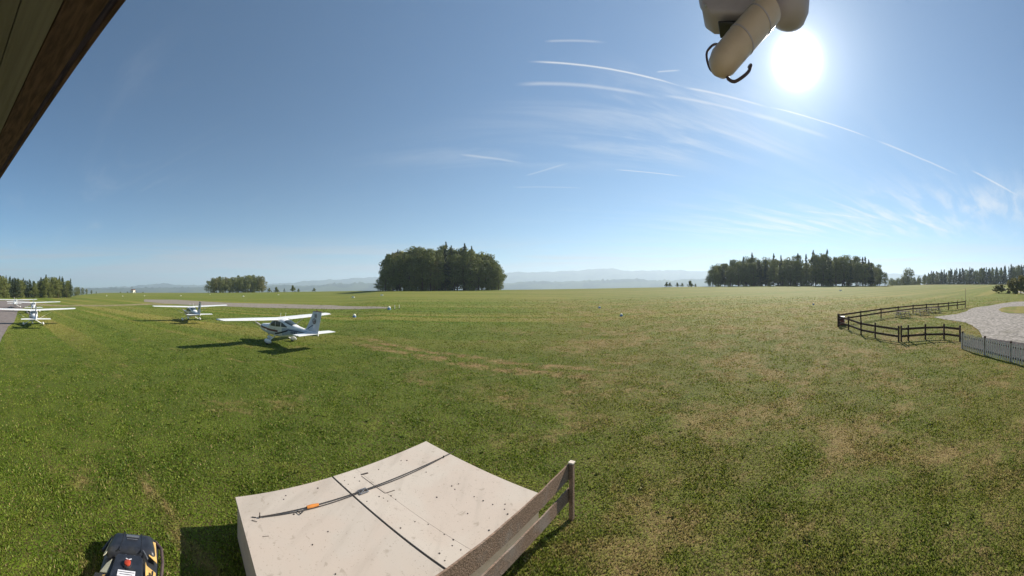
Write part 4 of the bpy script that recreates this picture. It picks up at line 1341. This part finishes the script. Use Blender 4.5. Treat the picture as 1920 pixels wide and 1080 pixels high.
# ---------------------------------------------------------------- robotic mower
MBLK = mat('mower_black_shell', (0.022, 0.025, 0.034), rough=0.4, var=0.2, scale=9, dirt=(0.06, 0.06, 0.05))
MYEL = mat('sand_yellow_panel', (0.62, 0.40, 0.13), rough=0.5, var=0.1, scale=6, dirt=(0.45, 0.31, 0.13))
MCRM = mat('cream_panel', (0.55, 0.52, 0.38), rough=0.5, var=0.1)
RED = mat('red_button', (0.42, 0.05, 0.02), rough=0.35)
LABELW = mat('white_label', (0.75, 0.74, 0.78), rough=0.5, var=0.08, scale=14)
BROWNP = mat('brown_bumper', (0.09, 0.06, 0.055), rough=0.6)
mw = empty('robotic_mower', (MOW_C.x + .13, MOW_C.y + .03, 0), PI / 2 - MOW_H, 'wide black and yellow robotic mower with a red stop button on the grass', 'robotic mower')
mw.scale = (.93, .90, .95)
# local axes: +x is the end away from the camera, +y to the left in the picture
def rounded(w, l, r, n=5, cx=0.0, taper=0.0):
    out = []
    for sx, sy, a0 in ((1, 1, 0), (-1, 1, 90), (-1, -1, 180), (1, -1, 270)):
        for k in range(n + 1):
            a = R(a0 + 90 * k / n)
            x = cx + sx * (l / 2 - r) + r * math.cos(a); y = sy * (w / 2 - r) + r * math.sin(a)
            out.append((x, y * (1 - taper * (x - cx + l / 2) / l)))
    return out
def shell(levels, m, name, parent=mw, **k):
    mb = MB(); mb.loft([[Vector((p[0], p[1], z)) for p in rounded(w, l, r, 5, cx, tp)] for (w, l, r, cx, z, tp) in levels])
    return mb.build(name, m, parent, True, **k)
shell([(.98, 1.30, .1, 0, .10, .05), (1.02, 1.34, .11, 0, .16, .05), (1.00, 1.32, .11, 0, .22, .06), (.92, 1.26, .10, 0, .25, .08)], MBLK, 'chassis')
# far hood: arched black shell
shell([(.92, .46, .08, .38, .24, .12), (.90, .44, .07, .38, .33, .16), (.80, .36, .05, .38, .385, .2), (.58, .28, .04, .38, .405, .2)], MBLK, 'front_hood')
shell([(.58, .10, .03, .11, .25, 0), (.56, .09, .03, .11, .30, 0)], RUBBER, 'recess')
for sy in (-.2, .2):
    mb = MB(); mb.bar((.15, sy, .395), (.56, sy * .8, .405), .02, .02); mb.build('hood_rib', BLACKP, mw, bevel=.004)
for k in range(5):
    mb = MB(); mb.bar((.10, -.16 + k * .08, .31), (.15, -.16 + k * .08, .34), .03, .02); mb.build('linkage', STEEL if k % 2 else BLACKP, mw, bevel=.004)
mb = MB(); mb.box((.585, 0, .35), (.012, .3, .03)); mb.build('front_lettering_plate', STEEL, mw, bevel=.003)
# rear deck that tapers towards the far end
shell([(.62, .78, .08, -.30, .24, .18), (.60, .76, .08, -.30, .38, .20), (.55, .70, .07, -.30, .42, .2)], MBLK, 'rear_deck')
mb = MB(); mb.tube([(-.16, 0, .42), (-.16, 0, .45)], .075, 18); mb.build('button_collar', MBLK, mw, True, bevel=.004)
mb = MB(); mb.tube([(-.16, 0, .45), (-.16, 0, .475), (-.16, 0, .485)], [.052, .055, .04], 18); mb.build('stop_button', RED, mw, True)
mb = MB(); mb.box((-.32, 0, .424), (.11, .29, .008)); lb = mb.build('label_plate', LABELW, mw, bevel=.002)
mb = MB()
for k in range(2): mb.box((-.30 - k * .04, 0, .4295), (.012, .27 - .06 * k, .003))
mb.build('label_lines', STEEL, lb)
mb = MB(); mb.box((-.52, .05, .424), (.05, .10, .008)); mb.build('small_label', LABELW, mw, bevel=.002)
mb = MB(); mb.bar((-.03, .05, .424), (-.05, 0, .424), .012, .006); mb.bar((-.03, -.05, .424), (-.05, 0, .424), .012, .006); mb.build('arrow_mark', LABELW, mw)
# yellow and cream side panels
def panel(pts, z, m, name, th=.02):
    mb = MB(); mb.add([Vector((x, y, zz)) for x, y, zz in pts] + [Vector((x, y, zz - th)) for x, y, zz in pts], [tuple(range(len(pts)))] + [tuple(reversed(range(len(pts), 2 * len(pts))))] + [(i, (i + 1) % len(pts), (i + 1) % len(pts) + len(pts), i + len(pts)) for i in range(len(pts))])
    return mb.build(name, m, mw, bevel=.004, seg=1)
panel([(.48, -.29, .375), (.48, -.43, .33), (.08, -.48, .30), (.16, -.33, .355)], 0, MYEL, 'side_panel')
panel([(-.02, -.29, .40), (-.05, -.31, .36), (-.12, -.47, .31), (-.48, -.48, .30), (-.50, -.33, .36)], 0, MYEL, 'side_panel')
panel([(.46, .33, .37), (.46, .40, .34), (.12, .49, .29), (.14, .44, .32)], 0, MCRM, 'side_panel')
panel([(-.02, .29, .38), (-.08, .38, .34), (-.22, .47, .30), (-.28, .33, .36)], 0, MCRM, 'side_panel')
panel([(-.30, .35, .35), (-.28, .48, .30), (-.36, .49, .29), (-.40, .35, .34)], 0, MYEL, 'side_panel')
mb = MB(); mb.tube([(-.62, -.50, .22), (-.2, -.56, .24), (.15, -.575, .24), (.45, -.54, .24), (.60, -.42, .24)], .03, 8); mb.build('side_bumper', BROWNP, mw, True)
mb = MB(); mb.tube([(.60, -.42, .24), (.68, -.2, .25), (.70, 0, .25), (.68, .2, .25), (.60, .42, .24), (.3, .54, .22)], .028, 8); mb.build('front_bumper', MBLK, mw, True)
mb = MB(); mb.tube([(.40, -.17, .40), (.22, -.22, .385), (.08, -.32, .36)], .011, 6); mb.build('trim_strip', STEEL, mw, True)
mb = MB(); mb.tube([(.08, -.16, .34), (.05, -.08, .37), (.05, .08, .37), (.08, .16, .34)], .018, 8); mb.build('carry_handle', STEEL, mw, True)
mb = MB(); mb.box((.48, 0, .412), (.05, .24, .012)); mb.box((.41, 0, .414), (.012, .2, .008)); mb.build('name_strip', STEEL, mw, bevel=.003)
mb = MB(); mb.tube([(-.26, -.34, .36), (-.26, -.42, .37), (-.18, -.42, .37)], .018, 8); mb.build('latch', MBLK, mw, True)
for sx, sy, r_ in ((-.42, .46, .2), (-.42, -.46, .2), (.42, .40, .13), (.42, -.40, .13)):
    mb = MB(); mb.tube([(sx, sy - .06, r_ - .015), (sx, sy + .06, r_ - .015)], r_, 20); wh = mb.build('wheel', RUBBER, mw, True)
    mb = MB(); mb.tube([(sx, sy - .065, r_ - .015), (sx, sy + .065, r_ - .015)], r_ * .5, 14); mb.build('hub', MYEL, wh, True)

# ---------------------------------------------------------------- rail fence round the terrace on the right
FH = 1.25
def rail_fence(posts, label, lift=0.0, rails=(1.08, .66), h=FH):
    base = posts[0]
    rt = empty('rail_fence', base, 0, label, 'fence')
    for p in posts:
        q = p - base
        mb = MB(); mb.box(q + Vector((0, 0, h / 2 - .03)), (.13, .13, h + .06), rz=.5); mb.build('post', DARKWOOD, rt, bevel=.01, seg=1)
    for a, b in zip(posts[:-1], posts[1:]):
        for z in rails:
            mb = MB(); u = (b - a); u.z = 0; n_ = Vector((-u.y, u.x, 0)).normalized() * .08
            mb.bar(a - base + Vector((0, 0, z)) + n_, b - base + Vector((0, 0, z)) + n_, .045, .17); mb.build('rail', DARKWOOD, rt, bevel=.006, seg=1)
    return rt
back = [at(1571.5, 612)] + [at(x, y) for x, y in ((1614, 604), (1652, 597), (1684, 592), (1712, 588), (1737, 585.5), (1759, 583.5), (1778.5, 581.5), (1795, 579.5), (1810, 577.5))]
rail_fence(back, 'long dark rail fence along the back of the terrace')
front = [at(1571.5, 612)] + [at(x, y) for x, y in ((1591, 618.5), (1614.5, 628), (1641, 633.5), (1685, 641))]
front[0] = front[0] + (front[1] - front[0]).normalized() * .2
rail_fence(front, 'short dark rail fence that comes towards the camera from the corner', rails=(.95, .40))
side = [at(1685.5, 641), at(1703, 639.5), at(1735, 637), at(1770, 636), at(1800, 640)]
side[0] = side[0] + (side[1] - side[0]).normalized() * .2
rail_fence(side, 'dark rail fence that turns right from the front corner of the terrace', rails=(.95, .40))
g = at(1811, 578); g = g + Vector((.25, .1, 0))
tp = empty('thin_pole', g, 0, 'thin tall pole at the far end of the rail fence', 'pole')
mb = MB(); mb.tube([(0, 0, -.1), (0, 0, 1.6), (0, 0, 3.3)], [.035, .03, .025], 8); mb.build('pole', OLDWOOD, tp, True)
mb = MB(); mb.tube([(0, 0, 3.3), (0, 0, 3.36)], .04, 8); mb.build('cap', STEEL, tp, True)

# picket fence, lower right
pa, pb = at(1804, 655), at(1968, 697)
n_p = int((pb - pa).length / 0.19)
pk = empty('picket_fence', pa, 0, 'picket fence of pale upright slats at the right edge', 'fence')
dd = (pb - pa) / n_p
shared = None
du_ = dd.normalized(); nr_ = Vector((-du_.y, du_.x, 0)).normalized()
ang_ = math.atan2(du_.y, du_.x)
mb = MB(); w_ = .05; mb.prism([(-w_, -.011), (w_, -.011), (w_, .011), (-w_, .011)], 0.05, 1.12)
mb.add([(-w_, -.011, 1.12), (w_, -.011, 1.12), (w_, .011, 1.12), (-w_, .011, 1.12), (0, -.011, 1.17), (0, .011, 1.17)], [(0, 1, 4), (2, 3, 5), (1, 2, 5, 4), (3, 0, 4, 5)])
pm = mb.mesh('slat', PALEWOOD)
rng_ = random.Random(5)
for k in range(n_p + 1):
    p = pa + dd * k; p.z = float(zg(p.x, p.y))
    o = bpy.data.objects.new('slat', pm); C.objects.link(o); o.parent = pk
    o.location = p - pa - nr_ * .05; o.rotation_euler = (0, rng_.uniform(-.012, .012), ang_ + rng_.uniform(-.03, .03)); o.scale = (1, 1, rng_.uniform(.97, 1.03))
for z in (.3, .92):
    mb = MB(); mb.bar(Vector((0, 0, z)), pb - pa + Vector((0, 0, z)), .035, .09); mb.build('rail', DARKWOOD, pk)
for k in range(0, n_p + 1, 12):
    p = dd * k; p.z = float(zg(pa.x + p.x, pa.y + p.y)) - pa.z; mb = MB(); mb.box(p + Vector((0, 0, .6)) + nr_ * .06, (.12, .1, 1.3), rz=ang_); mb.build('post', DARKWOOD, pk, bevel=.008, seg=1)

# tables inside the terrace
def table(px, py, rz, label):
    g = at(px, py)
    t = empty('picnic_table', g, rz, label, 'table', 'wooden tables on the terrace')
    for k in range(4):
        mb = MB(); mb.box((0, -.3 + k * .2, .74), (1.9, .185, .04)); mb.build('plank', DARKWOOD, t, bevel=.005, seg=1)
    for s in (-1, 1):
        for k in (0, 1):
            mb = MB(); mb.box((0, s * (.62 + k * .15), .44), (1.9, .14, .04)); mb.build('bench_plank', DARKWOOD, t, bevel=.005, seg=1)
    for s in (-.7, .7):
        mb = MB(); mb.bar((s, -.28, .72), (s, -.62, 0), .05, .08); mb.build('leg', PALEWOOD, t)
        mb = MB(); mb.bar((s, .28, .72), (s, .62, 0), .05, .08); mb.build('leg', PALEWOOD, t)
        mb = MB(); mb.bar((s + .06, -.75, .40), (s + .06, .75, .40), .05, .07); mb.build('cross_beam', PALEWOOD, t)
    return t
table(1693, 595, R(-30), 'wooden picnic table farthest left inside the fenced terrace')
table(1729, 590.5, R(-34), 'middle wooden picnic table inside the fenced terrace')
table(1751, 586.5, R(-38), 'wooden picnic table nearest the thin pole inside the terrace')
g = at(1582, 611)
rb = empty('flower_box', g + Vector((.6, .6, 0)), .5, 'reddish brown wooden box behind the front corner of the fence', 'box')
mb = MB(); mb.box((0, 0, .42), (1.0, .5, .75)); mb.build('body', mat('red_brown_board', (.22, .06, .04), rough=.7, var=.15), rb, bevel=.01)
mb = MB(); mb.box((0, 0, .83), (1.06, .56, .06)); mb.build('lid', LABELW, rb, bevel=.01)
mb = MB(); mb.box((0, -.27, .45), (.9, .03, .08)); mb.build('slat', LABELW, rb)

# ---------------------------------------------------------------- runway markers, stakes, far house
MARKW = mat('white_marker', (0.82, 0.80, 0.66), rough=0.6, var=0.06)
MARKB = mat('blue_marker', (0.10, 0.20, 0.42), rough=0.5, var=0.1)
def marker(px, py, s, label, blue=False):
    g = at(px, py)
    t = empty('field_marker', g, 0, label, 'marker', 'blue and white markers on the grass' if blue else 'white markers along the runway')
    if blue:
        mb = MB(); mb.loft([[Vector((r * math.cos(k * PI / 6), r * math.sin(k * PI / 6), z)) for k in range(12)] for r, z in ((s * .5, 0), (s * .48, s * .25), (s * .40, s * .5))]); mb.build('base', MARKB, t, True)
        mb = MB(); mb.ball((0, 0, s * .55), s * .42, 12, 8, (1, 1, .9)); mb.build('dome', MARKW, t, True)
    else:
        mb = MB(); mb.add([(-s, -s * .5, 0), (s, -s * .5, 0), (s, s * .5, 0), (-s, s * .5, 0), (-s * .8, 0, s * .8), (s * .8, 0, s * .8)], [(0, 1, 5, 4), (2, 3, 4, 5), (1, 2, 5), (3, 0, 4), (0, 3, 2, 1)]); mb.build('panel', MARKW, t)
        mb = MB(); mb.box((0, 0, s * .02 + .01), (s * 2.1, s * 1.1, .03)); mb.build('foot', MARKW, t)
    return t
for px, py, s, lb in ((200, 555, .9, 'faint white marker farthest left, above the field path'), (230, 555.5, .8, 'white marker left of the second aircraft wing'), (271, 555, .9, 'white marker just above the left wing tip of the second aircraft'),
                      (339, 555, 1.0, 'bright white marker above the wing of the second aircraft'), (394, 552, .7, 'small white marker at the foot of the small copse'),
                      (456, 556, 1.0, 'bright white marker in front of the small copse'), (522, 553, .9, 'white marker right of the small copse'),
                      (662, 558, .9, 'white marker left of the big copse'), (716, 554, .8, 'white marker at the left foot of the big copse'), (1576, 545.5, 1.0, 'white marker in front of the long wood')):
    marker(px, py, s * .62, lb)
for px, py, s, lb in ((664.5, 595, .52, 'blue and white marker on the grass right of the nearest aircraft'), (729.5, 580.5, .62, 'blue and white marker at the end of the grey strip'),
                      (1165, 593, .40, 'blue and white marker alone in the middle of the field'), (1124, 578, .42, 'pale marker farther out, left of the one in the middle of the field'), (1525, 571.5, .35, 'pale marker left of the terrace fence')):
    marker(px, py, s, lb, True)
for px, py, lb in ((740, 580, 'left one of two pale stakes past the strip end'), (748.5, 579, 'right one of two pale stakes past the strip end')):
    g = at(px, py); t = empty('marker_stake', g, 0, lb, 'stake', 'pale stakes at the end of the strip')
    mb = MB(); mb.tube([(0, 0, 0), (0, 0, .75)], .055, 8); mb.build('stake', MARKW, t, True)
    mb = MB(); mb.tube([(0, 0, .0), (0, 0, .12)], .1, 8); mb.build('foot', mat('rusty_foot', (.2, .09, .05)), t, True)
# house on the far left skyline
g = atr(249.5, 395)
hs = empty('house', g, .3, 'tiny white house on the skyline at the left', 'house')
mb = MB(); mb.box((0, 0, 1.4), (5, 4, 3.4)); mb.build('wall', MARKW, hs)
mb = MB(); mb.add([(-2.7, -2.3, 3.1), (2.7, -2.3, 3.1), (2.7, 2.3, 3.1), (-2.7, 2.3, 3.1), (-2.7, 0, 4.5), (2.7, 0, 4.5)], [(0, 1, 5, 4), (2, 3, 4, 5), (1, 2, 5), (3, 0, 4), (0, 3, 2, 1)]); mb.build('roof', mat('brown_tiles', (.16, .08, .05), rough=.9), hs)
for k in (-1.3, 1.3):
    mb = MB(); mb.box((k, -2.01, 1.6), (.9, .06, 1.1)); mb.build('window', BLACKP, hs)
for px, top, kd, lb in ((254.5, 543.5, 'spruce', 'pointed conifer beside the tiny skyline house'), (226, 547, 'bush', 'skyline bush left of the tiny house'), (239, 546.8, 'bush', 'flat skyline bush just left of the tiny house'), (268, 547, 'bush', 'skyline bush right of the tiny house')):
    g = atr(px, 392); tree(kd, g, HC + (540 - top) / F * 392 - g.z, lb, None, 1.6)

# ---------------------------------------------------------------- the eave above the camera and what hangs from it
EH = 1.2
SOFFIT = mat('soffit_board', (0.155, 0.14, 0.105), rough=0.85, var=0.10, scale=3, stretch=(.6, 9, 9), bump=0.4, spec=0.15)
ROOFT = mat('roof_tile', (0.06, 0.045, 0.04), rough=0.85, var=0.3, scale=9, bump=0.6)
PLASTER = mat('pale_plaster', (0.55, 0.52, 0.46), rough=0.95, var=0.05, scale=4, bump=0.2)
edir = Vector((-0.977, -0.214, 0)).normalized(); ein = Vector((0.214, -0.977, 0)).normalized()
e0 = Vector((-1.056 * EH, .406 * EH + .05, 0))
XR = -((0.60 + 1.056 * EH) / 0.977)      # distance along the edge to the roof's right end
hb = empty('clubhouse', (e0.x, e0.y, 0), math.atan2(-edir.y, -edir.x), 'dark boarded eave of the building the camera is fixed to', 'building')
# local axes: +x along the eave to the right, +y outwards over the field
xl, xr = -9.0, -XR
zs = HC + EH
nb = 5; bw = .17
for k in range(nb):
    mb = MB(); mb.box(((xl + xr) / 2, -.075 - bw * (k + .5) - .004, zs + .012), (xr - xl, bw - .006, .02)); mb.build('soffit_plank', DARKWOOD if k == 0 else SOFFIT, hb, bevel=.002, seg=1)
mb = MB(); mb.box(((xl + xr) / 2, -.037, zs + .10), (xr - xl, .026, .20)); mb.build('fascia', DARKWOOD, hb, bevel=.003, seg=1)
mb = MB(); mb.box(((xl + xr) / 2, -.012, zs + .13), (xr - xl, .020, .12)); mb.build('fascia_trim', ROOFT, hb, bevel=.003, seg=1)
m_ = MB(); m_.add([(xl, .03, zs + .2), (xr, .03, zs + .2), (xr, -4.5, zs + 2.1), (xl, -4.5, zs + 2.1), (xl, .03, zs + .24), (xr, .03, zs + .24), (xr, -4.5, zs + 2.14), (xl, -4.5, zs + 2.14)], [(0, 3, 2, 1), (4, 5, 6, 7), (0, 1, 5, 4), (1, 2, 6, 5), (2, 3, 7, 6), (3, 0, 4, 7)])
m_.build('roof', ROOFT, hb)
mb = MB(); mb.box(((xl + xr) / 2 - .1, -.075 - bw * nb - .15, (zs + .05) / 2), (xr - xl - .3, .24, zs + .05)); mb.build('wall', PLASTER, hb)

# second camera unit that hangs from the roof's end, upper right
CAMG = mat('grey_housing', (0.34, 0.30, 0.33), rough=0.5, var=0.08, scale=10)
CAMT = mat('tan_housing', (0.50, 0.40, 0.32), rough=0.45, var=0.07, scale=14, dirt=(0.36, 0.26, 0.19))
CAB = mat('dark_cable', (0.05, 0.03, 0.035), rough=0.6)
DC = .62
def PD(px, py, d=DC):
    az = (px - 960) / F
    return Vector((math.sin(az) * d, math.cos(az) * d, HC + (540 - py) / F * d))
c0 = PD(1408, 20)
sc_ = empty('security_camera', c0, 0, 'hanging grey camera housing with a tan tube and a looped cable', 'camera')
view = (PD(1408, 540) - Vector((0, 0, HC))).normalized(); rt_ = Vector((view.y, -view.x, 0)); upv = Vector((0, 0, 1))
def cl(px, py, dd=0.0, ref=0.0):
    """a point of the unit's own plane, dd metres deeper"""
    k = (px - 1408) / F * DC; z = (540 - py) / F * (DC + ref)
    return rt_ * k + Vector((0, 0, HC + z)) - Vector((0, 0, c0.z)) + view * dd
def slab(pts, d0, d1, m, name, bev=.006):
    mb = MB(); n = len(pts)
    a = [cl(*p, d0, max(d0, d1)) for p in pts]; b = [cl(*p, d1, max(d0, d1)) for p in pts]
    mb.add(a + b, [tuple(range(n)), tuple(reversed(range(n, 2 * n)))] + [(i, (i + 1) % n, (i + 1) % n + n, i + n) for i in range(n)])
    return mb.build(name, m, sc_, True, bevel=bev, seg=3)
slab([(1300, -60), (1300, 14), (1310, 22), (1490, 24), (1500, 14), (1500, -60)], -.02, .08, CAMG, 'housing')
slab([(1312, 24), (1313, 50), (1333, 64), (1400, 70), (1430, 60), (1435, 24)], .0, .06, CAMG, 'lower_housing')
mb = MB()
mb.loft([[cl(1484, y, .05, .075) + rt_ * (r / F * DC * math.cos(k * PI / 10)) + view * (r / F * DC * math.sin(k * PI / 10)) for k in range(20)] for y, r in ((-50, 38), (-20, 42), (10, 44), (35, 42), (50, 35), (58, 20), (60, 4))])
mb.build('dome', CAMG, sc_, True)
A_, B_ = cl(1432, 52, .0, .03), cl(1357, 122, -.02, -.01)
dv = (B_ - A_); ln_ = dv.length; rad = 27 / F * DC
mb = MB(); mb.tube([A_ - dv * .15, A_, A_ + dv * .5, B_, B_ + dv * .12, B_ + dv * .2], [rad * .95, rad, rad, rad * .98, rad * .78, rad * .3], 24); mb.build('tube', CAMT, sc_, True)
for f_ in (.12, .55):
    q_ = A_ + dv * f_
    mb = MB(); mb.tube([q_ - dv * .012, q_ + dv * .012], [rad * 1.03, rad * 1.03], 24); mb.build('band', CAMG, sc_, True)
for px_, py_ in ((1322, 56), (1420, 62), (1310, 16), (1482, 18)):
    q_ = cl(px_, py_, .0, .06) + Vector((0, 0, .004))
    mb = MB(); mb.ball(q_, .0035, 8, 5); mb.build('screw', STEEL, sc_, True)
slab([(1345, 66), (1345, 70), (1392, 74), (1392, 68)], .01, .05, BLACKP, 'bracket', .002)
def spl(pts, n=5):
    out = []
    for i in range(len(pts) - 1):
        p0, p1, p2, p3 = pts[max(i - 1, 0)], pts[i], pts[i + 1], pts[min(i + 2, len(pts) - 1)]
        for k in range(n):
            t = k / n
            out.append(0.5 * ((2 * p1) + (-p0 + p2) * t + (2 * p0 - 5 * p1 + 4 * p2 - p3) * t * t + (-p0 + 3 * p1 - 3 * p2 + p3) * t ** 3))
    return out + [pts[-1]]
mb = MB(); mb.tube(spl([cl(*p) for p in ((1362, 70, .03), (1342, 80, .0), (1328, 98, -.01), (1326, 112, -.01), (1331, 126, .0), (1342, 136, .0))]), .0022, 8); mb.build('cable', CAB, sc_, True)
mb = MB(); mb.tube(spl([cl(*p) for p in ((1365, 148, -.01), (1367, 160, -.02), (1378, 165, -.02), (1393, 157, -.02), (1404, 140, -.01), (1408, 122, .0), (1404, 106, .03))]), .0030, 8); mb.build('cable', CAB, sc_, True)
tp_ = cl(1408, -60, .03, .08)
mb = MB(); mb.tube([tp_, tp_ + Vector((0, 0, zs + .002 - c0.z - tp_.z))], .028, 12); mb.build('mounting_arm', CAMG, sc_, True)
